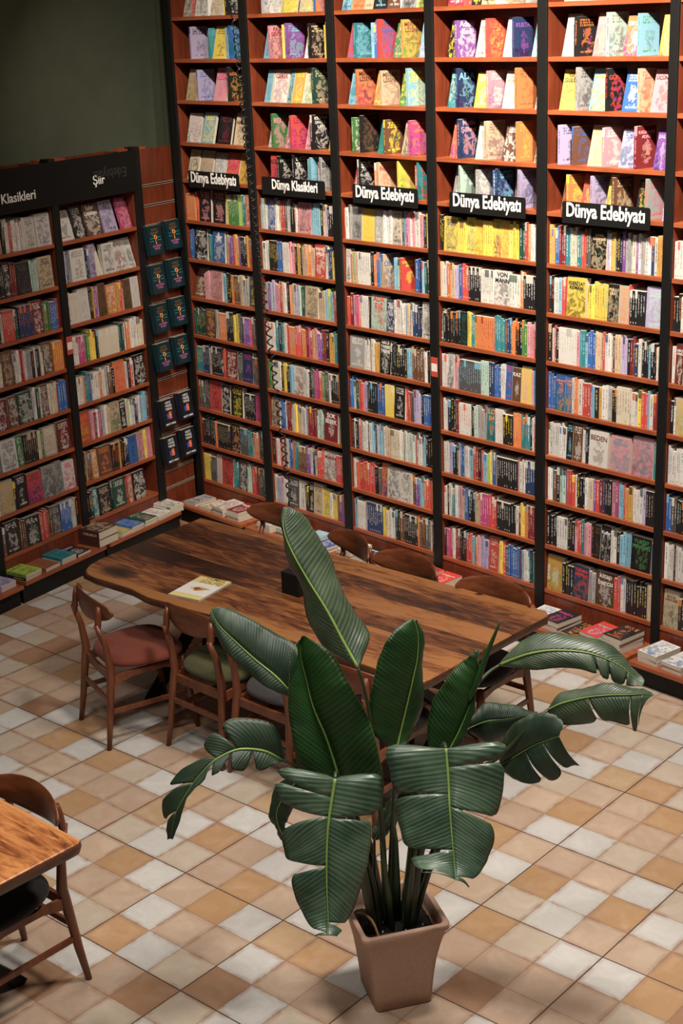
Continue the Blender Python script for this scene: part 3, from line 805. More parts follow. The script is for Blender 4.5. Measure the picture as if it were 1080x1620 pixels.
# rows: key = index into ZR; one string per bay (colour+width, F facing out, L leaning back, C turned so its cover faces right)
ROWS = {
 0: {i: s for i, s in enumerate(['_9 Lw20 Lk20 Le22', '_8 Lw24 Cr22 Ly24 Cw20', '_14 Cs24 Lo20 Le22 Ck22', '_18 Lw26 Cr30 Le26 Cx26', '_18 Lx30 Cr30 Ly30 Cb30', '_10 Lw30 Co30'])},
 1: {0: '_16 Lc16/X o2 Lw25/k w1 Lw25/a y4 Ck24/w:ŞEY', 1: '_22 x6 Lw25/x Ly30/a:YAZI Le28/y b4 Co18/b', 2: '_8 Ls16 Lo20/u Le14 Lk22 Lu20 w2 Lx24 Ly14', 3: '_16 Lr24/w r10 Lk14 Le20 Lw16 Ce24 Lx20', 4: '_16 Le26/x w4 Lw22/k Lx18 e5 Lw20 Lc30/u e8', 5: '_12 Lw24 Ce30 Ly20'},
 2: {0: '_24 CV27/k t4 Ly24/k s6 Cb20/s', 1: '_18 Ls11/b Cp21/d:FAZIL|SEVİNÇ y5 Cv27/s Lw8/b Ck23/e y7', 2: '_14 Lr13/b Ct27/s s6 b5 Cr23/b:Aşk|Oyun Lg15/e Ca24/u:MERAK-|LİSİNA Ls14/w', 3: '_17 Lk16/y:KIZ Cv34/w:Adam|Kedi Lw20/r Cr27/o Lw18/s Cn30/v:KUSTAL Ls14/w', 4: '_19 Lx25/w Ck31/o Lp26/e Cz27/u Lo27/w:ŞEKER Cs34/g Ly22/e', 5: '_8 Cx26 Lr30 Cs30'},
 3: {0: '_8 Le23/o CV21/b Lp25/m:DİŞLİ|KIZLAR w2 Ck26/o:GÖTÜREN', 1: '_16 Ls10/t Lw27/d:GEREK Ls7 La18/y Lc14/g G3 CG27/e', 2: '_14 Ls17/t Co28/k:MERAK-|LİSİNA Lo14/y Ce30/u:MERAK-|LİSİNA Lg14/y Cs30/y:MERAK-|LİSİNA _5', 3: '_17 Lt19/w:GERİ Cn31/s:ADA Ly26/w Cp26/w Lw25/o:DÖN|ASLANCI Co33/u Lw9', 4: '_15 Ly33/k:GEL|GÜLÜM Cx22/k Ls32/y:MANFRED Ck27/r:GÖNÜL Lb29/w Ce20/r Lp34/k:ÜÇÜNCÜ', 5: '_8 Cy26 Lw30 Cr30'},
 4: {0: '_6 Lw20/p Ls26/y Lk23/d Le27/k:ÜN|HASAT', 1: '_20 Lw8 Cg20/p:BELLA Lp11 Cr23/d Lp11 Ck26/w:KRİPTO|SAVAŞ-|LARI Ly8', 2: '_20 Cg14/w Ck28/u Lt13/g Cu27/y Le14 Cm32/o:YAKARSAN|O|GÜNLER', 3: '_20 Lo17/r Cn31/p:Mutlu|Şöhret Lz19/w Ce31/u Lu26/w Co30/a Le10', 4: '_16 CV27/n Cu28/b Le30/a Cp28/w LV30/n Cd32/p:KADINLAR|ADASI Lv27/V:SALON', 5: '_6 Lr30 Ck30 Le30'},
 5: {0: '_3 Lc18/k Le24/x Lx20/w Lr21/o La20/u', 1: '_22 Fr13/k:KÜL Ck25/w:DÖKÜLÜN|KALBI Ck24/w:BASILI|YERDE s5 Cs13/t w3 Cx22/k:BELKİ', 2: '_14 Lr10 Ck25/w o4 Ce30/r:Begonvil Cy25/a r3 Ct17/r', 3: '_19 Lx14/w Cz27/k Cx26/w b5 Cn24/s Lu10 CV31/n', 4: '_18 Lu12 Co22/y Lr20/a:AŞK|MUCİZE CV22/n Ly14/g Cu37/e Lk18/a Cx25/r Lv8', 5: '_6 Lc30 Cx30 Lo30'},
 6: {0: 'o14 r4 Fk22/p Fk21/p y4 g15 l5 t5 Fo10', 1: 'z5 w8 Fb13/w w5 c4 r7 X4 w5 k8 w3 Fp26/k s12 k4 e5 V4 k12', 2: 'r3 w5 x6 Fx18/k Fy22/a Fx14/w w17 Fc16/k X4 s4 m3 p4 w4 p3 w10 p4 k5 y3 s4', 3: 'k6 Fy24/n y13 Fy14/n Fy14/o y14 Fy13/n Fy13/o y14 G9 r6 o4 w6 X5', 4: 'a12 b8 d12 t10 c12 t10 r8 X8 Fk30/e:KAYIP|ÇİÇEKLER V4 w4 a8 n4 k8 v6 x12 c6 v4 w6 x8 w10 n5 w6 a8 k4', 5: 'w20 c14 y8 k20 r10 w20'},
 7: {0: 'b7 Fk24/w t5 Fb26/w:★ a4 v6 r4 a4 v5 k9 a4 r4 k4', 1: 'w10 g2 k12 b9 w10 p8 k3 a5 k4 e6 o6 e6 Fr18/w:VAHŞİ|EVLER w3 n5 y4 k4', 2: 'Fw8 r3 e4 l3 p4 w22 k6 o6 b5 s4 Ce22/b:VE|ÜSLUP s6 z4 Cr26/y:KADINLAR|ADASI b5 n6 s3 G8 m4', 3: 'e4 w8 o4 e8 V6 b6 r12 k20/w w20 Fw26/k:VON|MANN w16 o6 k22/w', 4: 'k8 w8 s5 r8 Fy34/k:EDEBİYAT|ROMANI y34 Fk18/e:PULLU|SAAT Fe16/o r2 k24 FV26/z', 5: 'k14 w12 Fe20 k20'},
 8: {0: 'Lu22/c p8 Fp23/u s5 w2 k6 o6 u9 e6 x8 FX12', 1: 'x4 v5 z4 V5 p5 r5 w8 k3 o4 e5 V6 z3 G5 Fe24/k e8 s5 l3 s5 r8', 2: 'r6 d4 p4 m4 o4 w12 k3 Fz24/r:ADA|EVİ Fn12/w w16 s3 e6 w3 n10 k3 Fw15/k', 3: 'Fk4 k26/w Fk12/G y6 t6 a4 o26/d t16/w X4 n6 o6 k10 g8 p10 r6', 4: 'k6 w4 r4 k6 w34/x p5 t10 s4 b14/w e14 r4 w14 u4 e10 V12 k5 d8 n6 w5 k12 s5 k10 w3 d4', 5: 'w6 Fd14/w:GECE|ONU b10 w14 k12'},
 9: {0: 'G17/w Fu18/a x5 o12 k10 y8 X8 v10 r4 X9', 1: 'w14 t5 k4 t6 w4 r5 o10 r8 o8 d4 m6 a3 p7 v8 d5 k4 a8 t5 X5', 2: 'Fx26/w w8 e3 w4 a8 Fk18/w:GECE|YARISI|TRENİ k24/w s7 u20/w w5 k3 z4', 3: 'w8 Fw12/k p6 t4 X34/s z12 n8 b10 w8 Fb10/r Fu14/w:KAZ Fy15/p p3 s4 v3', 4: 'b12/o Fb18/o:Gökyüzü|Yolu Fb12/o:Gök|Yol w4 o8 w6 r14/e s8 k6 a5 w10 x8 k8 c22/u w12 y6 r10 s3 w6 d10/e', 5: 'k6 w3 Fe20/a b10 k12'},
 10: {0: 't10 n9 e5 k16/w r5 Fd18 X8 Fn16/m X12', 1: 'g8 w12 k4 y6 k6 s6 Fw18/d w6 k5 X5 m8 r4 g4 X6 w5 k12/w o5', 2: 'b5 z4 G5 r8 V6 X4 k14 b14/k y14/w Fk19/w r8 X6 V10 k6 b12 w3', 3: 'w6 V3 k8 Fk4 d6 w18 k5 z6 x6 x8 Ft14/o:LO|84 w12 k14/y o6 o6 t14/w k3 w3 r5', 4: 'w30/k Fk10 Fu16/w w5 k4 Fw32/u:BEDEN Fp34/t Fp33/t t6', 5: 'w30/k b10 k10'},
 11: {0: 'X14 Fr22/k Fk12/w Fk22/y G3 k14 Fm12/k', 1: 'Fe14/k b8 w3 d6 w6 y5 e5 w6 V4 d12/w z8 Fd26/w:ŞOK|BEBEK X5', 2: 'd3 k3 w2 k5 w3 r3 x4 w10 X4 w5 s6 n3 w6 s10 w4 e10 c18/u w6 g3 w8 z8 w6 r4 w10 s6 k16/w', 3: 'w8 V8 k8 e3 b6 w10 s4 r5 d4 k4 r4 s5 l5 y4 b5 e3 k30/w p3 w10 n14/w k3', 4: 'w8 t3 u5 k5 z10 b3 r14/o w5 k12 w8 e6 v4 r6 d5 n4 k12 p6 m5 s8 r3 a12 w16 V6 k16', 5: 'b8 X8 k20 w10'},
 12: {0: 'k19/w o4 k18 Fk14/a X10 t6 e4 o5 X6 w3', 1: 'k3 r4 w5 r4 w4 d5 w4 b6 o4 t8 u12 v6 w4 n4 c4 r12/w Fw22/d:Mutluluk r10/w t4', 2: 'w6 r30/w k6 X4 Fo10/k Fw20/X Fw18/X X6 v6 s6 o4 r6 o5 w2', 3: 'w6 k3 w4 t4 w10 p5 e3 b6 k12 e10 m14/w r12/w w2 k22 k8 w4 d4 y6 o6 d14/e', 4: 'k18/w w18/k k12 p5 r8 t4 p12 k4 Fk12/u Fk18/w:Kullar w8 k6 s14/w s4 Fk34/g:TURİST|MEVSİMİ n5', 5: 'w14 k3 w14/k k6'},
 13: {0: 'y10 X9 Fw8/p Fr18/k w2 t7 FX14 z5 r8 d7 G10', 1: 'w4 x4 V6 w8 FX22/w Fw10 k6 Fk8/c Fe16/k Fy12/X w4 y8 u5 v6 o5', 2: 's6 w14 x4 n28/w y6 c4 w14 k8 u8 k22/w o4 u10 X8 w4 k6', 3: 'k2 m8 r4 w6 d10 k10 r12 s4 k2 o4 p4 x4 V12 Fr18/c y8 r5 X5 b12/w b8 d4 s4 w6 z4 k4 t8', 4: 'Fa28/w:TEREYAĞI k18/w Fn28/r:Yolculuk|Ormanı x10 Fu32/w:kitap|burcu r10/b w8 k34/e e8 k3', 5: 'Fe26/u:BÜYÜK|LAROUSSE k10 w14'},
}
SHN = {1: 'fourth shelf above sign', 2: 'third shelf above sign', 3: 'second shelf above sign', 4: 'first shelf above sign', 5: 'shelf behind sign', 0: 'fifth shelf above sign',
       6: 'first shelf below sign', 7: 'second shelf below sign', 8: 'third shelf below sign', 9: 'fourth shelf below sign', 10: 'fifth shelf below sign',
       11: 'sixth shelf below sign', 12: 'seventh shelf below sign', 13: 'eighth shelf below sign'}
for ri, d in ROWS.items():
    for bi, s in d.items():
        if ri == 0: continue        # above the frame
        if bi == 5: s += ' _50' if ri < 6 else ' w30 k25 r20 c30 n20 w20'
        fill(BACK, BAYS[bi][0], BAYS[bi][1], ZR[ri], s, (SHN[ri], BNAME[bi]))
LROWS = {
 6: ['k20 w20 r8 Fe20 c20', 'Fw20 a8 Fe22/y k5 w6 r4 w18/x Fw16/G Fw22/n', '_2 Lw28/k Lk22/w Lu30/w:Sular|Destanı LV34/k _2 Lm24/p'],
 7: ['w20 k30 r20 Fd20', 'w20 X20 k12 Fk12 d8 Fk24/X z12 Fe28/k', 'w6 b3 Fw32/X n3 FV10/k Lw12/a Fw20/k Lw24 Lw14'],
 8: ['k30 G20 r14 w10', 'k14 w20 k6 c4 r18 G8 n24 Fd18/w g12 b12 d4', 'Fw8 Fw14/a Fw20/x k6 a3 v4 p3 Fu14/k Fo20 a4 r6 p3 Fu14/k Fw16/x'],
 9: ['e20 k20 w20 u20', 'w10 u14 w8 c4 Fu20/e w10 r6 w6 x8 k4 w3 k8 c5 Fu18/w o18', 'w12 m12 g9 y9 k6 c36/w G10 w4 o8 w6 w8 c10'],
 10: ['X20 k20 c10 r20', 'k14 Fd16/w u3 Fu14/w FG22 w6 G4 w3 Fu12/w c10 o4 b14', 'w12 o4 t6 b4 w12 o4 w6 x5 u6 k4 Fo20/r w4 k3 r4 w3 Fk20/w'],
 11: ['t20 w20 X20 k20', 'Ft14 Fw22/k Fg10 k20 c6 g3 Fe18/w g3 Fd20', 'Fr20/o p6 d4 w4 m4 x4 w5 e6 Fe16/k Fk10 w3 l3 w8 n6 w5 s10 X5'],
 12: ['k20 r10 w10 u20', 'w5 Fe24/a k4 Fk18 Fr24/k Fx22/k Fx12 Fw20/r', 'k6 a2 u8 Fo10 Fu24/o k12 a4 k14 Fb16/k Fp12 y4 Fp10/r'],
 13: ['w20 k10 u10 r10', 'k4 u4 Fk24/w u8 Fk24/w r14/w u6 Fu14 b18/w w3 c6 k4', 'w3 k8 Ft8 Fk20/e FG26/w Fr9 Fk22/w _14'],
}
LSH = {6: 'first', 7: 'second', 8: 'third', 9: 'fourth', 10: 'fifth', 11: 'sixth', 12: 'seventh', 13: 'lowest'}
LNM = ['edge bay', 'classics bay', 'poetry bay']
for ri, lst in LROWS.items():
    for bi, s in enumerate(lst):
        if bi == 0: continue       # outside the frame
        fill(LEFT, LB[bi][0], LB[bi][1], ZR[ri], s, (LSH[ri] + ' shelf', LNM[bi] + ' by left wall'), side=-1)

ORD = ['', 'first', 'second', 'third', 'fourth', 'fifth', 'sixth', 'seventh', 'eighth', 'ninth', 'tenth']
def sees(P):
    v = P - CAM
    q = RC.transposed() @ v
    if q.z >= 0: return False
    x = 540 + FPX * q.x / -q.z; y = 810 - FPX * q.y / -q.z
    return -6 < x < 1086 and -6 < y < 1626
scored = []
for i, b in enumerate(SINGLES):
    c = b[1] @ Vector((b[2] / 2, 0, b[4] * 0.5))
    d2 = (c - CAM).length_squared
    vis = sees(c)
    scored.append(((b[0] + (1 if b[11] else 0)) / d2 if vis and b[10] else 0.0, i))
scored.sort(reverse=True)
NMAX = 212
keep = set(i for s, i in scored[:NMAX] if s > 0)
BOOKM = [M['cover'], M['spine'], M['pages']]
for i, b in enumerate(SINGLES):
    sc, L, w, d, h, at, face, c, pose, where, k, title, ik = b
    if i not in keep:
        book_geo(STUFF, L, w, d, h, at, face)
        continue
    m = MB()
    book_geo(m, Matrix.Identity(4), w, d, h, at, face)
    o = m.build('book', BOOKM)
    o.matrix_world = L
    lab = '%s book %s, %s cover from left, %s, %s' % (CN[c], pose, ORD[k], where[0], where[1])
    tag(o, lab, 'book', 'books standing in the wall shelves')
    if title:
        if face == 'cover':
            T = TR(w / 2, -0.0006, h * 0.80) @ FRONT; tw = w * 0.86
        else:
            T = TR(w + 0.0006, d / 2, h * 0.80, rz=R_(90)) @ FRONT; tw = d * 0.84
        if title in ('TEREYAĞI',): T = TR(w * .10, -0.0006, h * 0.5) @ FRONT @ TR(rz=R_(-90)); lettering(title, ik, o, T, width=h * 0.8, height=0.022, name='title')
        else: lettering(title, ik, o, T, width=tw, height=h * 0.36, name='title')
o = STUFF.build('shelved_books', BOOKM)
tag(o, 'tightly packed spine-out paperbacks filling all the wall shelves', 'books', kind='stuff')

# ---- lying books: parts cover and pages
def lying_book(T, w, l, th, c, ink, lab, group=None, title=None, ring=False, tw=0.8, tpos=0.72, art=True, hard=False):
    """cover face up, spine on the local left, w across x, l along y"""
    r = empty('book', T)
    tag(r, lab, 'book', group)
    at = (PAL[c] if isinstance(c, str) else c, PAL[ink] if isinstance(ink, str) else ink, rb.random() if not title else 2.6)
    m = MB()
    ct = 0.002 if hard else 0.0009
    x0, x1, y0, y1 = -w / 2, w / 2, -l / 2, l / 2
    top = [(x0, y0, th), (x1, y0, th), (x1, y1, th), (x0, y1, th)]
    m.quad(top, 0, None, at)
    m.quad([(x0, y0, th - ct), (x0, y1, th - ct), (x1, y1, th - ct), (x1, y0, th - ct)], 0, None, at)
    for a, b_ in (((x0, y0), (x1, y0)), ((x1, y0), (x1, y1)), ((x1, y1), (x0, y1))):
        m.quad([(*a, th - ct), (*b_, th - ct), (*b_, th), (*a, th)], 1, [(0, 0)] * 4, at)
        m.quad([(*a, 0), (*b_, 0), (*b_, ct), (*a, ct)], 1, [(0, 0)] * 4, at)
    m.quad([(x0, y1, 0), (x0, y0, 0), (x0, y0, th), (x0, y1, th)], 1, [(1, 0), (1, 1), (0, 1), (0, 0)], at)
    m.quad([(x0, y0, 0), (x0, y1, 0), (x1, y1, 0), (x1, y0, 0)], 0, None, at)
    cv = m.build('cover', BOOKM, r)
    m = MB(); i_ = 0.003 if hard else 0.0008
    a, b_, c_, d_ = x0 + 0.001, x1 - i_, y0 + i_, y1 - i_
    z0, z1 = ct, th - ct
    m.quad([(a, c_, z0), (b_, c_, z0), (b_, c_, z1), (a, c_, z1)], 0, [(0, 0), (0, 1), (1, 1), (1, 0)])
    m.quad([(b_, c_, z0), (b_, d_, z0), (b_, d_, z1), (b_, c_, z1)], 0, [(0, 0), (0, 1), (1, 1), (1, 0)])
    m.quad([(b_, d_, z0), (a, d_, z0), (a, d_, z1), (b_, d_, z1)], 0, [(0, 0), (0, 1), (1, 1), (1, 0)])
    m.build('pages', M['pages'], r)
    if ring:
        m = MB()
        for q in range(9):
            yy = y0 + 0.012 + q * (l - 0.024) / 8
            pts = [(x0 + 0.004 + 0.010 * math.cos(an), yy, th / 2 + (th / 2 + 0.004) * math.sin(an)) for an in [R_(t * 30 + 30) for t in range(11)]]
            m.tube(pts, 0.0012, 5)
        m.build('spiral_binding', M['black'], r)
    if title:
        lettering(title, at[1], r, TR(0, y0 + l * tpos, th + 0.0004), width=w * tw, height=l * 0.3, name='title')
    return r
LG = 'books lying on the display ledges'
# back ledge: x, stack of (colour, ink, thickness, title), label, twist
BL = [(-2.985, [('x', 'k', .022, None)], 'grey book lying at the corner end of the back ledge', 3),
      (-2.80, [('c', 'u', .020, None)], 'cream book with brown drawing lying beside the grey book', 2),
      (-2.63, [('w', 'x', .02, None), ('w', 'e', .02, None), ('w', 'd', .022, None)], 'white book pile|behind the table corner, back ledge', -4),
      (-2.46, [('w', 'x', .025, None), ('w', 'x', .022, None), ('d', 'w', .022, 'BAŞKA')], 'pile with the maroon book|left of the leftmost far chair', 2),
      (-2.10, [('w', 'x', .025, None), ('w', 'x', .03, None)], 'white pile|behind the leftmost far chair', 0),
      (-1.90, [('w', 'x', .03, None), ('w', 's', .03, None)], 'white pile|right of the leftmost far chair', 0),
      (-1.66, [('w', 'x', .02, None), ('s', 'w', .022, None)], 'pale blue pile|behind the tall leaf', 3),
      (-1.48, [('w', 'x', .02, None), ('b', 'w', .022, None)], 'blue topped pile|right of the tall leaf', -2),
      (-1.26, [('w', 'x', .03, None), ('w', 'x', .03, None)], 'white pile|behind the second far chair', 0),
      (-1.09, [('w', 'x', .03, None), ('k', 'w', .024, 'BEYAZ|GEMİ')], 'pile topped with black and white book|back ledge', 3),
      (-0.90, [('w', 'x', .02, None), ('k', 'm', .024, 'HAYAL|KAFE')], 'pile topped with black and magenta book|beside the second far chair', -3),
      (-0.74, [('w', 'x', .02, None), ('w', 'y', .022, None)], 'pile topped with white and yellow book|behind the third far chair', 2),
      (-0.585, [('r', 'w', .018, None), ('w', 'r', .018, None), ('r', 'k', .018, None)], 'red and white pile|left of the thick red book', -2),
      (-0.42, [('r', 'c', .055, 'AYN|RAND')], 'thick red book with cream lettering on the back ledge', 3),
      (-0.20, [('w', 'p', .022, None), ('p', 'w', .022, None)], 'pink pile|behind the fourth far chair', 0),
      (-0.03, [('w', 'x', .02, None), ('V', 'w', .02, None)], 'lavender pile|behind the fourth far chair', 0),
      (0.115, [('w', 'x', .022, None), ('w', 'r', .022, None), ('w', 'o', .022, None)], 'white and red pile|right of the fourth far chair', 1),
      (0.395, [('w', 'x', .022, None), ('w', 'b', .022, None)], 'white and blue patterned pile|beyond the table corner', 4),
      (0.535, [('w', 'x', .03, None), ('k', 'm', .032, 'FABRİKA')], 'pile topped by black book with magenta lettering|beyond the table corner', -5),
      (0.69, [('k', 'o', .022, None)], 'black book with orange picture lying on the back ledge', -2),
      (0.83, [('w', 's', .02, None), ('s', 'w', .02, None), ('r', 's', .022, 'ROMEO|JULIET')], 'pile topped by red book with sky blue spine|fifth bay ledge', -3),
      (0.985, [('w', 'k', .03, None), ('w', 'k', .03, None), ('k', 'o', .03, None)], 'pile topped by orange and black book|fifth bay ledge', -4),
      (1.235, [('w', 'V', .03, None), ('w', 'b', .032, None)], 'white pile with blue drawing|rightmost ledge', -4),
      (1.40, [('w', 'p', .03, None), ('w', 'b', .02, None)], 'white and pink pile|at the right edge of the photo', -4)]
LV = {1: ['single'], 2: ['bottom', 'top'], 3: ['bottom', 'middle', 'top']}
n_ledge = 0
for x, st, lab, tw in BL:
    z = 0.1502
    for k, (c, ink, th, title) in enumerate(st):
        l = lab
        if len(st) > 1:
            a, b_ = lab.split('|')
            l = '%s book of the %s, %s' % (LV[len(st)][k], a, b_)
        y = -0.136 + rb.uniform(-0.006, 0.006)
        lying_book(TR(x + rb.uniform(-.004, .004), y, z, rz=R_(tw + rb.uniform(-2, 2))), 0.135, 0.205, th, c, ink, l, LG, title)
        z += th + 0.0004; n_ledge += 1
LL = [(-2.20, [('V', 'n', .022, None), ('V', 'k', .02, None)], 'lavender pile|at the left edge of the photo', 0, .135),
      (-1.97, [('k', 'w', .02, None), ('l', 'k', .022, None)], 'lime green pile|with black spiral, left ledge', 0, .15),
      (-1.79, [((0.30, 0.10, 0.055), 'u', .026, None)], 'rust brown book lying between lime and turquoise books', 3, .14),
      (-1.625, [('w', 't', .018, None), ('t', 'k', .02, None)], 'turquoise topped pile|left ledge', -2, .14),
      (-1.475, [('k', 'w', .02, None)], 'black and white book beside the turquoise book', 3, .135),
      (-1.23, [('u', 'k', .058, None), ('u', 'e', .058, None)], 'thick brown leather pile|left ledge', 0, .20),
      (-1.03, [('a', 'w', .03, None)], 'yellow and orange book right of the thick brown books', 0, .12),
      (-0.905, [('w', 'b', .018, None), ('b', 's', .022, None)], 'bright blue pile|left ledge', 2, .135),
      (-0.76, [('w', 'x', .022, None), ('G', 'e', .022, None)], 'dark green topped pile|left ledge', -2, .135),
      (-0.605, [('w', 'u', .03, None)], 'white book with brown flowers lying on the left ledge', 3, .14),
      (-0.45, [('w', 'x', .018, None), ('w', 'u', .018, None), ('w', 'k', .018, None)], 'white and black pile|at the corner end, left ledge', -6, .14)]
for x, st, lab, tw, wd in LL:
    z = 0.1502
    for k, (c, ink, th, title) in enumerate(st):
        l = lab
        if len(st) > 1:
            a, b_ = lab.split('|')
            l = '%s book of the %s, %s' % (LV[len(st)][k], a, b_)
        hard = c == 'u' and th > .05
        lc = (0.075, 0.028, 0.022) if hard else c
        lying_book(LEFT @ TR(x + rb.uniform(-.004, .004), -0.088 if wd < .18 else -.075, z, rz=R_(tw + rb.uniform(-2, 2))), wd, 0.19 if wd < .18 else .235, th, lc, ink, l, LG, title, ring=('lime' in lab and k == 1), hard=hard)
        z += th + 0.0004; n_ledge += 1

# ---- slatwall display: each pocket holds a few copies, every copy a book
def slat_book(x, z, k, n, kind, lab):
    T = LEFT @ TR(x, -0.022 - 0.017 * (k + 1) - 0.012, z, rx=R_(-7)) @ TR(rz=R_(-2))
    r = empty('book', T)
    tag(r, lab, 'book', 'books in the slatwall pockets')
    base = (0.006, 0.022, 0.030) if kind == 0 else (0.010, 0.012, 0.020)
    at = (base, (0.010, 0.055, 0.065) if kind == 0 else (0.03, 0.035, 0.05), 2.6)
    m = MB()
    book_geo(m, TR(-0.073, 0, 0), 0.146, 0.015, 0.208, at, 'cover')
    m.build('cover_and_pages', BOOKM, r)
    if k < n - 1: return
    if kind == 0:
        lettering('ALICE\nFEENEY', (0.14, 0.085, 0.03), r, TR(0, -0.0005, 0.165) @ FRONT, width=0.085, name='title')
        lettering('KOCAMIN\nKARISI', (0.42, 0.12, 0.30), r, TR(0.002, -0.0005, 0.052) @ FRONT, width=0.085, name='title')
        m = MB()      # the orange key
        ring = [(0.012 * math.cos(R_(a)), -0.0012, 0.122 + 0.012 * math.sin(R_(a))) for a in range(0, 361, 30)]
        m.tube(ring, 0.0045, 6, cap=False)
        m.box((-0.0028, -0.0018, 0.072), (0.0028, -0.0002, 0.112)); m.box((0.0028, -0.0018, 0.074), (0.009, -0.0002, 0.078)); m.box((0.0028, -0.0018, 0.083), (0.008, -0.0002, 0.087))
        m.build('key_print', ink_mat((0.75, 0.24, 0.05)), r)
        m = MB()
        for cx, cz, cw in ((-0.035, 0.118, 0.022), (0.036, 0.122, 0.020), (-0.040, 0.098, 0.018), (0.038, 0.101, 0.020), (-0.01, 0.138, 0.02)):
            m.box((cx - cw, -0.0010, cz - 0.003), (cx + cw, -0.0001, cz + 0.003))
        m.build('cloud_print', ink_mat((0.02, 0.17, 0.20)), r)
    else:
        lettering('GECE\nYARISI\nTRENİ', (0.75, 0.75, 0.73), r, TR(0.0, -0.0005, 0.158) @ FRONT, width=0.072, name='title', bold=0.0)
        lettering('MATT HAIG', (0.75, 0.75, 0.73), r, TR(0.0, -0.0005, 0.022) @ FRONT, width=0.105, name='title')
        m = MB(); m.box((-0.006, -0.0012, 0.060), (0.022, -0.0001, 0.112)); m.build('figure_print', ink_mat((0.75, 0.13, 0.06)), r, bevel=0.0)
        m = MB(); m.box((-0.028, -0.0010, 0.064), (-0.008, -0.0001, 0.100)); m.build('window_print', ink_mat((0.05, 0.10, 0.42)), r)
        m = MB(); m.box((0.004, -0.0022, 0.078), (0.014, -0.0012, 0.096)); m.build('yellow_print', ink_mat((0.70, 0.36, 0.06)), r)
zs = [2.045, 1.765, 1.480, 1.192, 0.765, 0.478]
for ri, z in enumerate(zs):
    for ci, x in enumerate((-0.325, -0.118)):
        kind = 0 if ri < 4 else 1
        n = 2
        hold = empty('book_pocket', LEFT @ TR(x + 0.005, -0.0, z + (0.012 if ci else 0)))
        rown = ['top', 'second', 'third', 'fourth', 'fifth', 'lowest'][ri]
        tag(hold, 'clear holder for books, %s side of the %s slatwall row' % ('right' if ci else 'left', rown), 'book holder', 'clear holders on the slatwall')
        m = MB(); m.box((-0.062, -0.058, -0.004), (0.062, 0.001, -0.001)); m.box((-0.062, -0.060, -0.004), (0.062, -0.058, 0.016)); m.build('tray', M['black'], hold)
        for k in range(n):
            nm = 'teal and navy thriller with orange key' if kind == 0 else 'black book with orange and blue figure'
            slat_book(x + 0.010 - (n - 1 - k) * 0.012, z + (0.012 if ci else 0), k, n, kind, '%s %s, %s slatwall row, %s' % ('front' if k == n - 1 else 'rear', nm, rown, 'right' if ci else 'left'))

# ------------------------------------------------------------------ tables
def inset(poly, d):
    n = len(poly); out = []
    A = sum(poly[i][0] * poly[(i + 1) % n][1] - poly[(i + 1) % n][0] * poly[i][1] for i in range(n))
    sgn = 1 if A > 0 else -1
    for i in range(n):
        p, q, r = Vector(poly[i - 1]), Vector(poly[i]), Vector(poly[(i + 1) % n])
        a = (q - p).normalized(); b = (r - q).normalized()
        nn = (Vector((-a.y, a.x)) + Vector((-b.y, b.x)))
        nn = nn.normalized() * sgn if nn.length > 1e-6 else Vector((0, 0))
        out.append(tuple(q + nn * d))
    return out

def slab(name, poly, ztop, th, mats, parent, live):
    """tabletop: flat top, eased edge, under-cut live edge where live(i) gives an offset"""
    n = len(poly)
    lev = [(0.006, ztop), (0.0, ztop - 0.005), (None, ztop - th * 0.5), (None, ztop - th + 0.004), (0.012, ztop - th)]
    m = MB(); rings = []
    for li, (d, z) in enumerate(lev):
        if d is not None: P = inset(poly, d)
        else:
            P = []
            Q0 = poly; Q1 = inset(poly, 1.0)
            for i in range(n):
                off = live(i, li) 
                v = (Vector(Q1[i]) - Vector(Q0[i]))
                P.append(tuple(Vector(Q0[i]) + v * off))
        rings.append((len(m.v), z)); m.v += [(x, y, z) for x, y in P]
    def face(ids, mi, sm):
        m.f.append(ids); m.mi.append(mi); m.smooth.append(sm); m.uv.append([(0, 0)] * len(ids)); m.at.append(None)
    face(tuple(range(rings[0][0], rings[0][0] + n)), 0, False)
    for a, b in zip(rings[:-1], rings[1:]):
        for i in range(n):
            j = (i + 1) % n
            face((a[0] + i, b[0] + i, b[0] + j, a[0] + j), 1 if a is not rings[0] else 0, True)
    face(tuple(range(rings[-1][0], rings[-1][0] + n))[::-1], 1, False)
    return m.build(name, mats, parent)

M['edge'] = wood_mat('dark_slab_edge', (0.035, 0.013, 0.007), (0.10, 0.036, 0.016), (3, 3, 9), 0.4, bump=0.5)
TA = GRID_ANG * -1 - R_(0.4)
TW = TR(0.12, -1.765, 0, rz=R_(6.2))
TWi = TW.inverted()
outl = [(-1.250, -1.401), (1.240, -1.122), (1.286, -1.158), (1.371, -2.092), (1.362, -2.150), (1.130, -2.176), (0.855, -2.200), (0.588, -2.232), (0.303, -2.262),
        (0.030, -2.296), (-0.135, -2.333), (-0.300, -2.355), (-0.434, -2.382), (-0.609, -2.372), (-0.795, -2.396), (-0.902, -2.412), (-0.970, -2.408), (-1.025, -2.380), (-1.075, -2.325), (-1.105, -2.25), (-1.128, -2.15), (-1.187, -1.815)]
pl = [tuple((TWi @ Vector((x, y, 0)))[:2]) for x, y in outl]
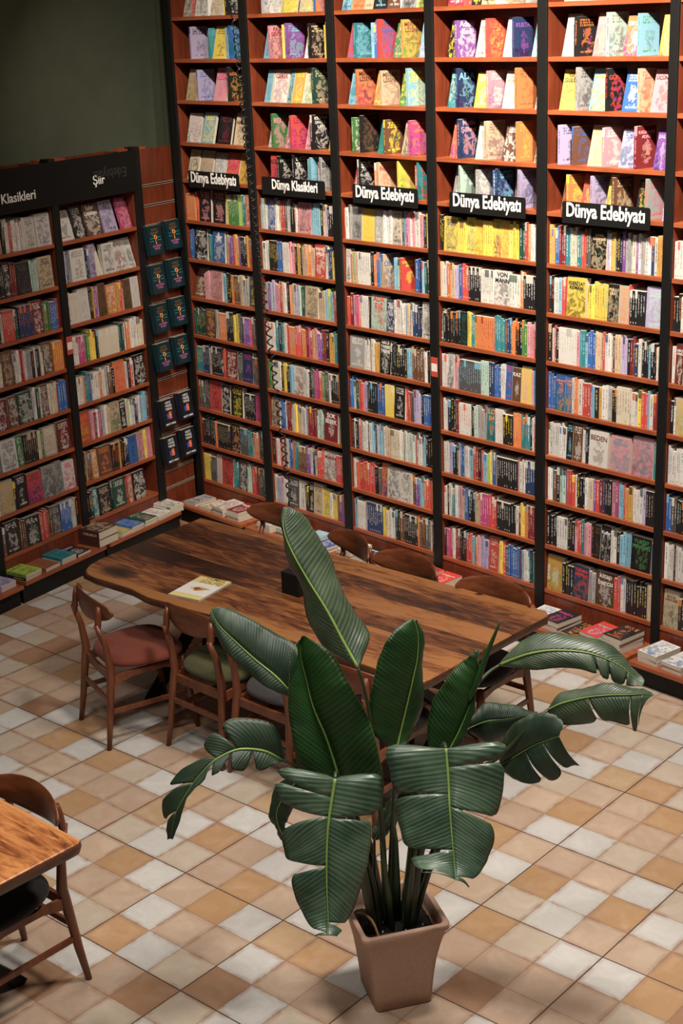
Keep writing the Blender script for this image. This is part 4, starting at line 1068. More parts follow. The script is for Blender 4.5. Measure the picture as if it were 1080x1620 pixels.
# resample the outline so the live edge can undulate
def resample(poly, step):
    out = []
    for i in range(len(poly)):
        a, b = Vector(poly[i]), Vector(poly[(i + 1) % len(poly)])
        k = max(1, int((b - a).length / step))
        out += [tuple(a.lerp(b, t / k)) for t in range(k)]
    return out
pl = resample(pl, 0.035)
pl = pl[::-1] if sum(pl[i][0] * pl[(i + 1) % len(pl)][1] - pl[(i + 1) % len(pl)][0] * pl[i][1] for i in range(len(pl))) < 0 else pl
def live1(i, li):
    x, y = pl[i]
    if y < -0.35 or x < -1.15:
        w = 0.5 + 0.5 * math.sin(x * 21 + y * 9) + 0.4 * math.sin(x * 47)
        amt = -0.012 - 0.010 * w if li == 2 else 0.012 - 0.004 * w
        if x > 0.0: amt *= 0.4
        return amt
    return 0.0 if li == 2 else 0.003
tb = empty('dining_table', TW)
tag(tb, 'long live-edge walnut table with black steel legs in front of the book wall', 'table')
slab('tabletop', pl, 0.75, 0.052, [M['walnut'], M['edge']], tb, live1)
def beam(a, b, w, name, parent, mat, d=None):
    a, b = Vector(a), Vector(b)
    t = (b - a); L = t.length
    q = t.to_track_quat('Z', 'Y').to_matrix().to_4x4()
    m = MB(); m.box((-w / 2, -(d or w) / 2, 0), (w / 2, (d or w) / 2, L))
    return m.build(name, mat, parent, Matrix.Translation(a) @ q, bevel=0.002)
def table_legs(r, xs, y0, y1, z):
    for x in xs:
        s = 1 if x < 0 else -1
        beam((x, y0 + .10, 0.0), (x, y1 - .10, z), 0.06, 'leg', r, M['black'], 0.045)
        beam((x + .0465 * s, y1 - .10, 0.0), (x + .0465 * s, y0 + .10, z), 0.06, 'leg', r, M['black'], 0.045)
        m = MB(); m.box((x - .03, y0 + .05, z - 0.008), (x + .08 if s > 0 else x + .03, y1 - .05, z)); m.build('mounting_plate', M['black'], r)
table_legs(tb, (-0.86, 0.98), -0.50, 0.46, 0.698)

T2 = TR(0.60, -4.46, 0, rz=R_(5.9))
T2i = T2.inverted()
o2 = [(1.385, -3.984), (1.400, -4.000), (1.405, -4.03), (1.455, -4.60), (1.49, -4.92), (-0.20, -5.09), (-0.26, -4.15)]
p2 = [tuple((T2i @ Vector((x, y, 0)))[:2]) for x, y in o2]
p2 = resample(p2, 0.05)
if sum(p2[i][0] * p2[(i + 1) % len(p2)][1] - p2[(i + 1) % len(p2)][0] * p2[i][1] for i in range(len(p2))) < 0: p2 = p2[::-1]
tb2 = empty('dining_table', T2)
tag(tb2, 'honey coloured walnut table cut by the lower left edge of the photo', 'table')
slab('tabletop', p2, 0.75, 0.055, [M['walnut2'], M['edge']], tb2, lambda i, li: -0.004 if li == 2 else 0.004)
table_legs(tb2, (-0.55, 0.50), -0.42, 0.40, 0.694)

# ------------------------------------------------------------------ chairs
def seat_mesh():
    """rounded trapezoid cushion, domed"""
    m = MB()
    NS = 36
    def ring(k, z):
        b = len(m.v)
        for i in range(NS):
            a = 2 * math.pi * i / NS
            cx, sy = math.cos(a), math.sin(a)
            n = 3.6
            r = (abs(cx) ** n + abs(sy) ** n) ** (-1 / n)
            x, y = r * cx, r * sy
            wx = 0.235 + 0.012 * y if y > 0 else 0.235 + 0.045 * y
            m.v.append((x * wx * k, y * 0.218 * k + 0.005, z))
        return b
    rr = [ring(0.93, 0.0), ring(0.985, 0.010), ring(1.0, 0.026), ring(0.975, 0.042), ring(0.90, 0.052), ring(0.72, 0.058), ring(0.4, 0.060)]
    for a, b in zip(rr[:-1], rr[1:]):
        for i in range(NS):
            j = (i + 1) % NS
            m.f.append((a + i, a + j, b + j, b + i)); m.mi.append(0); m.smooth.append(True); m.uv.append([(0, 0)] * 4); m.at.append(None)
    for r, rev in ((rr[0], 1), (rr[-1], 0)):
        f = tuple(range(r, r + NS)); m.f.append(f[::-1] if rev else f); m.mi.append(0); m.smooth.append(True); m.uv.append([(0, 0)] * NS); m.at.append(None)
    return m
def backrest_mesh():
    m = MB(); NX, NZ = 24, 9
    th = 0.017
    for s in (0, 1):
        for i in range(NX + 1):
            u = -1 + 2 * i / NX
            x = 0.238 * u
            yc = -0.262 + 0.070 * abs(u) ** 2.2
            hh = 0.072 * (1 - abs(u) ** 5) ** 0.5 * (0.80 + 0.20 * math.cos(u * math.pi * 0.8)) + 0.004
            zc = 0.762 + 0.004 * u * u
            for k in range(NZ):
                v = -1 + 2 * k / (NZ - 1)
                bulge = th * (0.5 if s else -0.5) * (1 - 0.75 * abs(v) ** 4)
                nx = -2.2 * 0.070 / 0.238 * (abs(u) ** 1.2) * (1 if u > 0 else -1)
                nn = Vector((nx, 1)).normalized()
                m.v.append((x + nn.x * bulge, yc + nn.y * bulge + 0.012 * (v * 0.068) / 0.068 * -0.4, zc + v * hh))
    def idx(s, i, k): return s * (NX + 1) * NZ + i * NZ + k
    def f(*ids): m.f.append(ids); m.mi.append(0); m.smooth.append(True); m.uv.append([(0, 0)] * 4); m.at.append(None)
    for i in range(NX):
        for k in range(NZ - 1):
            f(idx(0, i, k), idx(0, i + 1, k), idx(0, i + 1, k + 1), idx(0, i, k + 1))
            f(idx(1, i, k + 1), idx(1, i + 1, k + 1), idx(1, i + 1, k), idx(1, i, k))
        f(idx(0, i, NZ - 1), idx(0, i + 1, NZ - 1), idx(1, i + 1, NZ - 1), idx(1, i, NZ - 1))
        f(idx(1, i, 0), idx(1, i + 1, 0), idx(0, i + 1, 0), idx(0, i, 0))
    for k in range(NZ - 1):
        f(idx(0, 0, k), idx(0, 0, k + 1), idx(1, 0, k + 1), idx(1, 0, k))
        f(idx(1, NX, k), idx(1, NX, k + 1), idx(0, NX, k + 1), idx(0, NX, k))
    return m
SEATM = {}
def rail(pts, w, h):
    """rectangular rail through pts, w thick, h tall per point"""
    m = MB()
    pts = [Vector(p) for p in pts]
    if not hasattr(h, '__len__'): h = [h] * len(pts)
    base = []
    for i, p in enumerate(pts):
        t = (pts[min(i + 1, len(pts) - 1)] - pts[max(i - 1, 0)]); t.z = 0; t.normalize()
        s = Vector((-t.y, t.x, 0)) * w / 2
        b = len(m.v); base.append(b)
        m.v += [tuple(p - s - Vector((0, 0, h[i] / 2))), tuple(p + s - Vector((0, 0, h[i] / 2))), tuple(p + s + Vector((0, 0, h[i] / 2))), tuple(p - s + Vector((0, 0, h[i] / 2)))]
    def f(ids): m.f.append(ids); m.mi.append(0); m.smooth.append(False); m.uv.append([(0, 0)] * 4); m.at.append(None)
    for a, b in zip(base[:-1], base[1:]):
        for k in range(4):
            k2 = (k + 1) % 4
            f((a + k, b + k, b + k2, a + k2))
    f((base[0] + 3, base[0] + 2, base[0] + 1, base[0])); f((base[-1], base[-1] + 1, base[-1] + 2, base[-1] + 3))
    return m
def make_chair(T, fabric_key, label):
    r = empty('dining_chair', T)
    tag(r, label, 'chair', 'chairs with curved wooden backrests at the two tables')
    W = M['chairwood']
    seat_mesh().build('seat', M[fabric_key], r, TR(0, 0, 0.425), subsurf=1)
    backrest_mesh().build('backrest', M['backwood'], r, subsurf=1)
    for s in (-1, 1):
        m = MB()
        m.tube([(s * .212, -.275, 0), (s * .200, -.252, .15), (s * .188, -.225, .36), (s * .182, -.215, .44), (s * .178, -.232, .58), (s * .172, -.268, .70)],
               [.0130, .0175, .022, .0225, .0175, .0140], 12)
        m.build('leg', W, r)
        m = MB()      # shaped block that carries the backrest
        m.tube([(s * .172, -.262, .650), (s * .170, -.256, .70), (s * .168, -.250, .750), (s * .168, -.246, .795)], [.012, .0195, .0195, .011], 10, flat=0.85)
        m.build('backrest_bracket', W, r)
        m = MB()
        m.tube([(s * .222, .235, 0), (s * .212, .215, .15), (s * .196, .192, .36), (s * .190, .187, .425)], [.0130, .0175, .0215, .019], 12)
        m.build('leg', W, r)
        rail([(s * .186, -.213, .375), (s * .190, -.10, .395), (s * .192, .08, .400), (s * .193, .19, .385)], .017, [.055, .032, .030, .05]).build('side_apron', W, r)
        rail([(s * .197, -.245, .205), (s * .208, .208, .215)], .014, .024).build('side_stretcher', W, r)
    rail([(-.186, -.214, .385), (.186, -.214, .385)], .018, .045).build('rear_apron', W, r)
    rail([(-.192, .192, .385), (.192, .192, .385)], .018, .045).build('front_apron', W, r)
    rail([(-.196, -.240, .265), (.196, -.240, .265)], .014, .026).build('rear_stretcher', W, r)
    return r
make_chair(TR(-0.520, -2.428, 0, rz=R_(-12.7)), 'terracotta', 'wooden chair with terracotta seat at the near left corner of the table')
make_chair(TR(0.005, -2.205, 0, rz=R_(4)), 'olive', 'wooden chair with olive green seat on the near side of the table')
make_chair(TR(0.465, -2.155, 0, rz=R_(5)), 'greyfab', 'wooden chair with grey seat between the green-seated chair and the plant')
make_chair(TR(1.03, -2.125, 0, rz=R_(6)), 'greyfab', 'wooden chair mostly hidden behind the plant, near side of the table')
make_chair(TR(-0.86, -1.335, 0, rz=R_(180 + 3)), 'greyfab', 'leftmost chair on the far side of the table, beside the corner')
make_chair(TR(-0.215, -1.37, 0, rz=R_(180 - 14)), 'greyfab', 'second chair on the far side, turned, right of the tall leaf')
make_chair(TR(0.315, -1.39, 0, rz=R_(180 + 4)), 'greyfab', 'third chair on the far side, showing only its backrest top')
make_chair(TR(0.950, -1.365, 0, rz=R_(180 + 7)), 'greyfab', 'rightmost chair on the far side, near the table end')
make_chair(TR(1.025, -4.205, 0, rz=R_(180 + 6)), 'charcoal', 'wooden chair with charcoal seat at the lower left table')

# ------------------------------------------------------------------ things on the table
bk = lying_book(Matrix.Translation((-0.302, -2.132, 0.7502)) @ TR(rz=R_(16)), 0.205, 0.290, 0.010, 'w', 'a', 'white and yellow music book lying on the long table', 'books lying on the table', None)
cvd = [c for c in bk.children if c.name.startswith('cover')][0]
cvd.data.attributes['seed'].data.foreach_set('value', [2.6] * len(cvd.data.polygons))
cvd.data.attributes['ink'].data.foreach_set('color', [0.66, 0.64, 0.60, 1] * len(cvd.data.polygons))
m = MB(); m.box((-0.1015, 0.060, 0.01002), (0.1015, 0.1445, 0.0106)); m.box((-0.1015, -0.1445, 0.01002), (0.1015, -0.095, 0.0106)); m.build('yellow_band', ink_mat((0.60, 0.50, 0.20)), bk)
lettering('TEMEL\nSOLFEJ', (0.30, 0.17, 0.05), bk, TR(0.015, 0.100, 0.0108), width=0.14, name='title')
m = MB()
for cx, cy, rx, ry, mi in ((0.0, -0.015, 0.055, 0.030, 0), (0.0, -0.02, 0.030, 0.020, 1), (-0.01, -0.012, 0.016, 0.012, 2), (0.035, -0.005, 0.03, 0.008, 3)):
    m.prism([(cx + rx * math.cos(R_(a)) * (1 + .18 * math.sin(3 * R_(a))), cy + ry * math.sin(R_(a)) * (1 + .2 * math.cos(4 * R_(a)))) for a in range(0, 360, 20)], 0.01002 , 0.0104 + mi * 0.0003, mi)
m.build('picture', [ink_mat((0.55, 0.50, 0.30)), ink_mat((0.50, 0.08, 0.03)), ink_mat((0.10, 0.07, 0.04)), ink_mat((0.35, 0.25, 0.10))], bk)

sb = empty('socket_box', TR(0.115, -1.80, 0.7502, rz=R_(6)))
tag(sb, 'small black socket box standing on the long table behind the tall leaf', 'socket box')
m = MB(); m.box((-.062, -.06, 0), (.062, .06, .122)); m.build('body', M['black'], sb, bevel=0.004)
m = MB()
for a in (-.03, .03): m.prism([(a + .019 * math.cos(R_(t)), .019 * math.sin(R_(t))) for t in range(0, 360, 24)], .122, .1235)
m.build('socket', M['cable'], sb)

# coiled cable from the ceiling down to the box
A, B = Vector((-1.02, -1.02, 4.55)), Vector((0.115, -1.80, 0.8745))
A = Vector((-1.287, -0.90, 3.7326)) + (Vector((-1.287, -0.90, 3.7326)) - B).normalized() * 0.9
m = MB()
L = (B - A).length
ax = (B - A).normalized(); s1 = ax.cross(Vector((0, 0, 1))).normalized(); s2 = ax.cross(s1)
turns = 84; n = turns * 10
pts = []
for i in range(n + 1):
    t = i / n
    tt = t
    ph = 2 * math.pi * turns * tt + 0.6 * math.sin(14 * t)
    rr = 0.0135 * min(1, 12 * t + .1, 12 * (1 - t) + .1)
    sag = math.sin(math.pi * t) * -0.05
    c = A + (B - A) * (t * 0.94 + 0.06 * t ** 2) + Vector((0, 0, sag)) + Vector((0.006 * math.sin(9 * t), 0.006 * math.sin(7 * t + 1), 0))
    pts.append(c + s1 * (rr * math.cos(ph)) + s2 * (rr * math.sin(ph)))
m.tube(pts, 0.0042, 6)
o = m.build('coiled_cable', M['cable']); tag(o, 'black coiled cable hanging in front of the bookcases down to the table', 'cable')

# ------------------------------------------------------------------ potted plant
PC = Vector((2.14, -3.095, 0))
PA = math.atan2(0.191, 0.095) - math.pi / 2     # front face direction of the square pot
plant = empty('potted_plant', TR(PC.x, PC.y, 0, rz=PA))
tag(plant, 'tall bird of paradise plant with torn banana-like leaves in square terracotta pot', 'plant')
def rsq(h, r, n=6):
    out = []
    for k, (sx, sy) in enumerate(((1, 1), (-1, 1), (-1, -1), (1, -1))):
        for t in range(n + 1):
            a = R_(90 * k + 90 * t / n)
            out.append((sx * (h - r) + r * math.cos(a), sy * (h - r) + r * math.sin(a)))
    return out
m = MB()
prof = [(0.108, 0.0), (0.114, 0.006), (0.118, 0.06), (0.124, 0.13), (0.134, 0.21), (0.149, 0.285), (0.164, 0.340), (0.166, 0.345), (0.173, 0.352), (0.174, 0.372), (0.171, 0.376),
        (0.155, 0.376), (0.152, 0.372), (0.146, 0.325), (0.138, 0.28)]
rings = []
for h, z in prof:
    P = rsq(h, 0.020 + (h - .11) * .1)
    rings.append(len(m.v)); m.v += [(x, y, z) for x, y in P]
n = len(P)
def fq(ids, sm=True): m.f.append(ids); m.mi.append(0); m.smooth.append(sm); m.uv.append([(0, 0)] * len(ids)); m.at.append(None)
for a, b in zip(rings[:-1], rings[1:]):
    for i in range(n): fq((a + i, a + (i + 1) % n, b + (i + 1) % n, b + i))
fq(tuple(range(rings[0], rings[0] + n))[::-1], False)
fq(tuple(range(rings[-1], rings[-1] + n)), False)
m.build('pot', M['pot'], plant)
m = MB()
G = 16; hs = 0.1445
for i in range(G + 1):
    for j in range(G + 1):
        x, y = -hs + 2 * hs * i / G, -hs + 2 * hs * j / G
        m.v.append((x, y, 0.314 + rb.uniform(-.006, .008) - 0.01 * (x * x + y * y) / hs ** 2))
for i in range(G):
    for j in range(G):
        a = i * (G + 1) + j
        fq((a, a + G + 1, a + G + 2, a + 1))
m.build('soil', M['soil'], plant)
m = MB()
for q in range(16):
    x, y, s = rb.uniform(-.12, .12), rb.uniform(-.12, .12), rb.uniform(.002, .005)
    m.box((x, y, .313), (x + s, y + s * rb.uniform(.6, 3), .319 + s))
gr = m.build('soil_grit', M['pebble'], plant); gr['kind'] = 'stuff'
PI = plant.matrix_world.inverted()
LEAVES = [
 ('tall','under',
  [(2.073,-3.171,1.396),(2.012,-3.176,1.471),(1.940,-3.192,1.588),(1.868,-3.209,1.685),(1.796,-3.225,1.794),(1.746,-3.217,1.874),(1.726,-3.177,1.932)],
  [(2.064,-3.171,1.408),(1.941,-3.201,1.430),(1.854,-3.211,1.542),(1.807,-3.201,1.644),(1.747,-3.204,1.754),(1.714,-3.200,1.899),(1.717,-3.176,1.932)],
  [(2.072,-3.151,1.411),(2.022,-3.062,1.472),(1.938,-3.048,1.532),(1.866,-3.064,1.657),(1.809,-3.065,1.753),(1.759,-3.099,1.863),(1.724,-3.158,1.929)],
  [],[],
  [(2.073,-3.171,1.396),(2.090,-3.154,1.284),(2.105,-3.138,1.103),(2.119,-3.123,0.757),(2.124,-3.117,0.298)]),
 ('upper_left','under2',
  [(1.886,-3.343,1.304),(1.829,-3.367,1.357),(1.764,-3.397,1.406),(1.698,-3.431,1.468),(1.637,-3.458,1.527),(1.599,-3.461,1.575)],
  [(1.890,-3.345,1.275),(1.856,-3.373,1.294),(1.796,-3.408,1.328),(1.729,-3.442,1.389),(1.659,-3.470,1.453),(1.599,-3.468,1.554)],
  [(1.904,-3.313,1.444),(1.854,-3.281,1.458),(1.786,-3.301,1.485),(1.712,-3.343,1.525),(1.633,-3.404,1.577),(1.597,-3.452,1.582)],
  [],[],
  [(1.878,-3.337,1.299),(1.863,-3.206,1.069),(1.968,-3.138,0.784),(2.063,-3.123,0.513),(2.104,-3.138,0.291)]),
 ('broad_left','young',
  [(2.042,-3.234,0.875),(2.012,-3.232,0.951),(1.969,-3.245,1.095),(1.920,-3.263,1.220),(1.888,-3.263,1.320),(1.859,-3.260,1.412),(1.848,-3.238,1.470)],
  [(1.977,-3.318,0.884),(1.947,-3.364,0.976),(1.928,-3.377,1.104),(1.905,-3.367,1.222),(1.887,-3.351,1.333),(1.869,-3.311,1.432),(1.852,-3.247,1.482)],
  [(2.137,-3.146,0.876),(2.156,-3.140,0.979),(2.138,-3.151,1.107),(2.095,-3.162,1.217),(2.040,-3.188,1.335),(1.962,-3.211,1.440),(1.861,-3.237,1.481)],
  [],[],
  [(2.042,-3.234,0.875),(2.078,-3.196,0.690),(2.106,-3.165,0.496),(2.119,-3.152,0.299)]),
 ('upright','young',
  [(2.143,-3.053,1.053),(2.141,-3.033,1.102),(2.148,-3.003,1.203),(2.155,-2.974,1.306),(2.157,-2.950,1.388),(2.149,-2.936,1.469),(2.130,-2.935,1.524)],
  [(2.123,-3.086,1.058),(2.098,-3.131,1.124),(2.089,-3.141,1.202),(2.086,-3.121,1.302),(2.098,-3.086,1.415),(2.107,-3.034,1.496),(2.127,-2.949,1.533)],
  [(2.159,-3.029,1.055),(2.160,-2.982,1.103),(2.165,-2.941,1.168),(2.159,-2.926,1.264),(2.151,-2.912,1.373),(2.145,-2.909,1.472),(2.134,-2.923,1.522)],
  [],[],
  [(2.143,-3.053,1.053),(2.130,-3.067,0.846),(2.118,-3.080,0.545),(2.109,-3.089,0.286)]),
 ('folded','young',
  [(2.296,-2.932,1.052),(2.317,-2.898,1.127),(2.336,-2.866,1.212),(2.344,-2.844,1.276),(2.349,-2.827,1.330),(2.342,-2.822,1.402),(2.335,-2.818,1.423)],
  [(2.240,-2.988,1.053),(2.226,-2.975,1.136),(2.230,-2.949,1.234),(2.257,-2.909,1.308),(2.280,-2.871,1.366),(2.307,-2.839,1.397),(2.331,-2.817,1.430)],
  [(2.317,-2.916,1.061),(2.345,-2.898,1.116),(2.365,-2.878,1.216),(2.373,-2.858,1.293),(2.374,-2.844,1.349),(2.359,-2.835,1.399),(2.339,-2.819,1.430)],
  [],[],
  [(2.296,-2.932,1.052),(2.270,-2.961,0.937),(2.218,-3.016,0.671),(2.187,-3.049,0.479),(2.171,-3.067,0.287)]),
 ('right_long','under',
  [(2.343,-2.706,1.333),(2.392,-2.685,1.364),(2.447,-2.657,1.394),(2.516,-2.614,1.414),(2.600,-2.555,1.415),(2.668,-2.513,1.399),(2.728,-2.480,1.369),(2.773,-2.463,1.333),(2.809,-2.455,1.317)],
  [(2.336,-2.696,1.342),(2.359,-2.651,1.391),(2.395,-2.607,1.426),(2.456,-2.561,1.449),(2.544,-2.498,1.447),(2.613,-2.455,1.429),(2.682,-2.424,1.389),(2.748,-2.420,1.343),(2.803,-2.444,1.323)],
  [(2.352,-2.703,1.327),(2.411,-2.690,1.338),(2.477,-2.664,1.340),(2.546,-2.625,1.356),(2.619,-2.578,1.358),(2.675,-2.550,1.339),(2.728,-2.519,1.320),(2.771,-2.490,1.309),(2.809,-2.462,1.311)],
  [],[(0.57, 0.022), (0.66, 0.016), (0.8, 0.014)],
  [(2.343,-2.706,1.333),(2.321,-2.759,1.303),(2.303,-2.837,1.229),(2.258,-2.930,1.000),(2.180,-3.013,0.626),(2.143,-3.053,0.284)]),
 ('right_second','under',
  [(2.557,-2.682,1.212),(2.608,-2.671,1.251),(2.683,-2.635,1.286),(2.755,-2.601,1.308),(2.828,-2.566,1.322),(2.884,-2.551,1.338),(2.923,-2.553,1.347)],
  [(2.552,-2.674,1.218),(2.575,-2.644,1.264),(2.631,-2.602,1.295),(2.701,-2.572,1.324),(2.776,-2.534,1.331),(2.848,-2.527,1.337),(2.918,-2.545,1.347)],
  [(2.560,-2.683,1.201),(2.624,-2.674,1.174),(2.706,-2.639,1.190),(2.769,-2.616,1.218),(2.832,-2.592,1.211),(2.877,-2.579,1.202),(2.893,-2.590,1.301)],
  [],[(0.36, 0.03), (0.68, 0.028), (0.82, 0.02)],
  [(2.557,-2.682,1.212),(2.507,-2.736,1.146),(2.448,-2.799,1.045),(2.355,-2.898,0.918),(2.241,-2.991,0.587),(2.179,-3.058,0.295)]),
 ('right_low','dark',
  [(2.409,-2.782,0.969),(2.460,-2.763,1.014),(2.502,-2.752,1.052),(2.551,-2.735,1.092),(2.598,-2.720,1.121),(2.635,-2.715,1.145)],
  [(2.409,-2.775,1.048),(2.425,-2.765,1.102),(2.468,-2.745,1.161),(2.531,-2.712,1.202),(2.598,-2.685,1.205),(2.644,-2.699,1.180)],
  [(2.421,-2.778,0.943),(2.485,-2.781,0.937),(2.554,-2.755,0.937),(2.622,-2.718,0.964),(2.666,-2.694,1.020),(2.693,-2.662,1.031)],
  [],[(0.42, 0.028), (0.68, 0.035)],
  [(2.409,-2.782,0.969),(2.357,-2.867,0.880),(2.258,-2.973,0.614),(2.191,-3.045,0.286)]),
 ('right_mid','dark',
  [(2.278,-2.805,1.086),(2.320,-2.753,1.110),(2.363,-2.699,1.113),(2.402,-2.650,1.122),(2.439,-2.603,1.128)],
  [(2.276,-2.796,1.114),(2.274,-2.737,1.154),(2.307,-2.686,1.160),(2.364,-2.625,1.139),(2.434,-2.597,1.129)],
  [(2.278,-2.805,1.065),(2.311,-2.762,1.029),(2.353,-2.709,1.029),(2.394,-2.659,1.077),(2.439,-2.603,1.122)],
  [],[],
  [(2.278,-2.805,1.086),(2.247,-2.868,0.998),(2.191,-2.972,0.640),(2.142,-3.039,0.277)]),
 ('droop_left','top',
  [(2.096,-3.324,1.012),(2.112,-3.365,0.923),(2.132,-3.402,0.846),(2.156,-3.435,0.748),(2.184,-3.464,0.639),(2.214,-3.490,0.544),(2.240,-3.521,0.513)],
  [(2.069,-3.339,1.023),(1.965,-3.460,1.060),(1.959,-3.499,0.984),(2.002,-3.512,0.784),(2.044,-3.526,0.716),(2.107,-3.542,0.596),(2.206,-3.544,0.503)],
  [(2.105,-3.301,1.016),(2.204,-3.204,1.020),(2.227,-3.212,0.931),(2.229,-3.269,0.813),(2.240,-3.316,0.701),(2.240,-3.400,0.533),(2.256,-3.490,0.500)],
  [(0.12, 0.02), (0.24, 0.06), (0.53, 0.07), (0.95, 0.05)],[(0.25, 0.03), (0.84, 0.06)],
  [(2.096,-3.324,1.012),(2.071,-3.292,1.007),(2.074,-3.244,0.818),(2.105,-3.211,0.572),(2.124,-3.190,0.306)]),
 ('droop_right','top',
  [(2.357,-3.014,1.111),(2.398,-3.046,1.003),(2.436,-3.082,0.932),(2.477,-3.114,0.834),(2.518,-3.146,0.754),(2.557,-3.181,0.728)],
  [(2.327,-3.033,1.109),(2.220,-3.168,1.130),(2.248,-3.195,1.036),(2.301,-3.215,0.884),(2.370,-3.235,0.780),(2.464,-3.267,0.757)],
  [(2.374,-2.983,1.110),(2.503,-2.864,1.126),(2.529,-2.894,0.984),(2.546,-2.951,0.847),(2.568,-3.023,0.744),(2.582,-3.140,0.690)],
  [(0.3, 0.012), (0.68, 0.07), (0.96, 0.05)],[(0.12, 0.012), (0.4, 0.04), (0.93, 0.06)],
  [(2.357,-3.014,1.111),(2.314,-2.987,1.095),(2.282,-2.991,0.902),(2.238,-3.038,0.635),(2.206,-3.074,0.302)]),
 ('droop_far_left','dark',
  [(1.875,-3.385,1.028),(1.851,-3.435,1.073),(1.826,-3.486,1.096),(1.802,-3.537,1.105),(1.779,-3.585,1.092),(1.762,-3.628,1.071),(1.738,-3.678,1.020),(1.722,-3.720,0.968),(1.705,-3.763,0.898),(1.701,-3.791,0.801)],
  [(1.884,-3.384,1.023),(1.880,-3.435,1.032),(1.875,-3.483,1.025),(1.851,-3.543,1.037),(1.820,-3.600,1.048),(1.793,-3.653,1.039),(1.771,-3.701,1.014),(1.753,-3.735,0.964),(1.733,-3.764,0.887),(1.709,-3.792,0.801)],
  [(1.869,-3.380,1.084),(1.854,-3.392,1.161),(1.807,-3.445,1.198),(1.746,-3.523,1.204),(1.713,-3.583,1.158),(1.688,-3.634,1.090),(1.646,-3.703,1.011),(1.627,-3.760,0.929),(1.648,-3.783,0.847),(1.688,-3.794,0.794)],
  [(0.22, 0.05), (0.38, 0.06), (0.52, 0.05)],[(0.33, 0.03), (0.5, 0.09), (0.7, 0.05), (0.88, 0.04)],
  [(1.875,-3.385,1.028),(1.910,-3.347,0.995),(1.986,-3.265,0.845),(2.067,-3.207,0.581),(2.106,-3.180,0.306)]),
 ('small_behind','under',
  [(2.084,-3.130,0.664),(2.089,-3.096,0.706),(2.097,-3.059,0.753),(2.101,-3.024,0.806)],
  [(2.077,-3.133,0.668),(2.056,-3.102,0.709),(2.064,-3.064,0.764),(2.091,-3.031,0.821)],
  [(2.095,-3.114,0.667),(2.099,-3.056,0.679),(2.105,-3.020,0.730),(2.107,-3.013,0.804)],
  [],[],
  [(2.084,-3.130,0.664),(2.080,-3.135,0.470),(2.081,-3.133,0.286)]),
 ('curled_behind','dark',
  [(1.924,-3.361,0.953),(1.898,-3.411,0.892),(1.890,-3.442,0.827),(1.913,-3.439,0.754),(1.949,-3.422,0.730)],
  [(1.905,-3.375,0.975),(1.852,-3.420,0.909),(1.850,-3.441,0.810),(1.879,-3.436,0.750),(1.934,-3.432,0.712)],
  [(1.952,-3.325,0.922),(1.912,-3.357,0.848),(1.889,-3.398,0.781),(1.911,-3.401,0.743),(1.967,-3.396,0.737)],
  [],[],
  [(1.924,-3.361,0.953),(2.003,-3.277,0.909),(2.068,-3.221,0.643),(2.109,-3.192,0.314)]),
]
SPEAR = [(2.347,-2.878,1.251),(2.363,-2.860,1.308),(2.379,-2.829,1.403),(2.394,-2.798,1.485),(2.406,-2.770,1.551)]
DRY = [(2.059,-3.216,0.375),(2.101,-3.215,0.389),(2.144,-3.213,0.380),(2.172,-3.212,0.337),(2.184,-3.214,0.305)]
CURVED = [(2.143,-2.979,0.522),(2.137,-3.016,0.482),(2.134,-3.033,0.405),(2.136,-3.045,0.312)]

def crs(P, t):
    """Catmull-Rom through P at t in 0..1"""
    n = len(P) - 1
    x = min(max(t, 0), 1) * n
    i = min(int(x), n - 1); f = x - i
    p0, p1, p2, p3 = (Vector(P[max(i - 1, 0)]), Vector(P[i]), Vector(P[i + 1]), Vector(P[min(i + 2, n)]))
    return 0.5 * ((2 * p1) + (p2 - p0) * f + (2 * p0 - 5 * p1 + 4 * p2 - p3) * f * f + (3 * p1 - p0 - 3 * p2 + p3) * f ** 3)

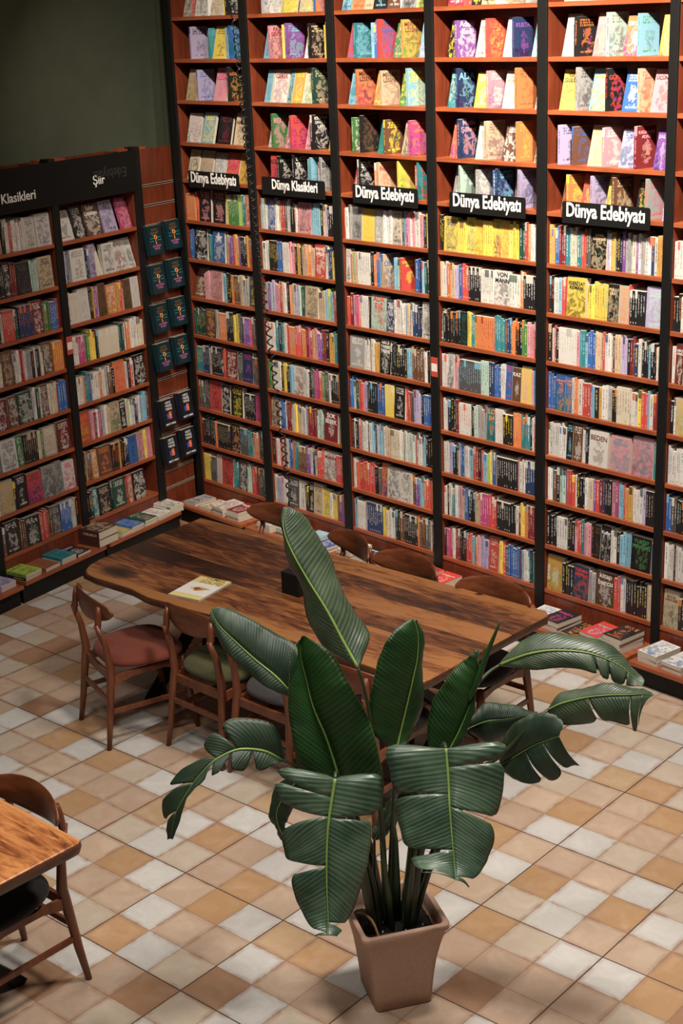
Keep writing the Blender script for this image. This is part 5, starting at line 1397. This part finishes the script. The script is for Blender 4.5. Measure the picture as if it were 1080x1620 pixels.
GAM = {'droop_left': 0.62, 'droop_right': 0.58}
def make_leaf(name, kind, mid, le, ri, tl, tr, pet):
    mat = {'under': 'leaf_under', 'under2': 'leaf_dark', 'young': 'leaf_young', 'top': 'leaf_top', 'dark': 'leaf_dark'}[kind]
    m = MB()
    rr = random.Random(hash(name) % 1000 if False else sum(ord(c) for c in name))
    NS = 7
    for side, E, tears in ((0, le, tl), (1, ri, tr)):
        cuts = sorted([(t, w) for t, w in tears])
        # a few natural nicks
        segs = []
        a, wa = 0.0, 0.0
        for t, w in cuts + [(1.0, 0.0)]:
            segs.append((a, wa, t, w)); a, wa = t, w
        for t0, w0, t1, w1 in segs:
            K = max(3, int((t1 - t0) * 46))
            base = len(m.v)
            for i in range(K + 1):
                for k in range(NS + 1):
                    s = k / NS
                    e0 = t0 + (w0 * 0.6 * s ** 1.3 if t0 > 0 else 0)
                    e1 = t1 - (w1 * 0.6 * s ** 1.3 if t1 < 1 else 0)
                    t = e0 + (e1 - e0) * i / K
                    M0 = crs(mid, t); Ed = crs(E, t ** GAM.get(name, 0.8))
                    # veins sweep a little toward the tip
                    q = abs(2 * i / K - 1)
                    torn = (i * 2 < K and t0 > 0) or (i * 2 > K and t1 < 1)
                    P = M0.lerp(Ed, s * (1 - (0.13 * q ** 7 if torn else 0) - 0.012 * (0.5 + 0.5 * math.sin(t * 41 + side))))
                    nrm = (crs(mid, min(t + .03, 1)) - crs(mid, max(t - .03, 0))).cross(crs(E, min(1, t + .02)) - M0 if (Ed - M0).length < 1e-4 else Ed - M0)
                    if nrm.length > 1e-7: nrm.normalize()
                    if side == 0: nrm = -nrm
                    if nrm.dot(CAM - M0) < 0: nrm = -nrm
                    w = (Ed - M0).length
                    P = P + nrm * (w * 0.10 * math.sin(math.pi * s) + 0.0012 * s * math.sin(t * 62 + side * 2) + 0.006 * s * s * math.sin(t * 17 + side + len(name)))
                    P = PI @ P
                    m.v.append(tuple(P))
            for i in range(K):
                for k in range(NS):
                    a = base + i * (NS + 1) + k
                    ids = (a, a + 1, a + NS + 2, a + NS + 1)
                    if side: ids = ids[::-1]
                    m.f.append(ids); m.mi.append(0); m.smooth.append(True); m.at.append(None)
                    u0 = t0 + (t1 - t0) * i / K; u1 = t0 + (t1 - t0) * (i + 1) / K
                    uv = [(u0, k / NS), (u0, (k + 1) / NS), (u1, (k + 1) / NS), (u1, k / NS)]
                    m.uv.append(uv[::-1] if side else uv)
    o = m.build('leaf', M[mat], plant, solid=0.0012)
    m = MB()
    n = 26
    pts = [crs(mid, i / n) for i in range(n + 1)]
    L = sum((pts[i + 1] - pts[i]).length for i in range(n))
    rad = [max(0.0011, 0.0060 * (1 - i / n) ** 0.8 * min(1.2, L / 0.5)) for i in range(n + 1)]
    out = []
    for i, p in enumerate(pts):
        out.append(PI @ (p + (CAM - p).normalized() * 0.0015))
    m.tube(out, rad, 8, flat=0.8)
    m.build('midrib', M['rib'], o)
    if pet:
        m = MB()
        pts = [crs(pet, i / 16) for i in range(17)]
        # root the stalk in the soil near the middle of the pot
        g = PI @ pts[-1]
        g = Vector((max(-.085, min(.085, g.x)), max(-.085, min(.085, g.y)), 0.300))
        loc = [PI @ p for p in pts]
        d = g - loc[-1]
        for i in range(17):
            f = max(0, (i / 16 - 0.35) / 0.65) ** 1.6
            loc[i] = loc[i] + d * f
        m.tube(loc, [0.0065 + 0.0125 * (i / 16) ** 1.2 for i in range(17)], 10, flat=0.75)
        m.build('stalk', M['stem'], plant)
    return o

for a in LEAVES: make_leaf(*a)
# rolled new leaf
m = MB()
pts = [crs(SPEAR, i / 12) for i in range(13)]
m.tube([PI @ p for p in pts], [0.010 * math.sin(math.pi * min(1, .25 + .75 * i / 12)) ** .8 + 0.0008 for i in range(13)], 8)
m.build('rolled_leaf', M['leaf_young'], plant)
m = MB(); m.tube([PI @ crs(DRY, i / 8) for i in range(9)], [0.0045, .006, .007, .007, .007, .006, .006, .006, .006], 6, flat=.6); m.build('dry_stalk', M['dry'], plant)
m = MB(); m.tube([PI @ crs(CURVED, i / 10) for i in range(11)], 0.006, 8); m.build('stalk', M['stem'], plant)
for x, y, lx, ly, h, w in ((-.02, .01, -.03, .02, .44, .030), (.03, -.02, .035, -.045, .40, .026), (-.06, -.03, -.085, -.05, .36, .022), (.05, .04, .08, .06, .40, .024), (0, .05, .0, .08, .45, .028)):
    m = MB()
    m.tube([(x, y, .30), (x + (lx - x) * .4, y + (ly - y) * .4, .30 + h * .4), (lx, ly, .30 + h * .8), (lx * 1.2, ly * 1.2, .30 + h)], [w, w * .9, w * .6, w * .15], 10, flat=.55)
    m.build('sheath', M['stem'], plant)
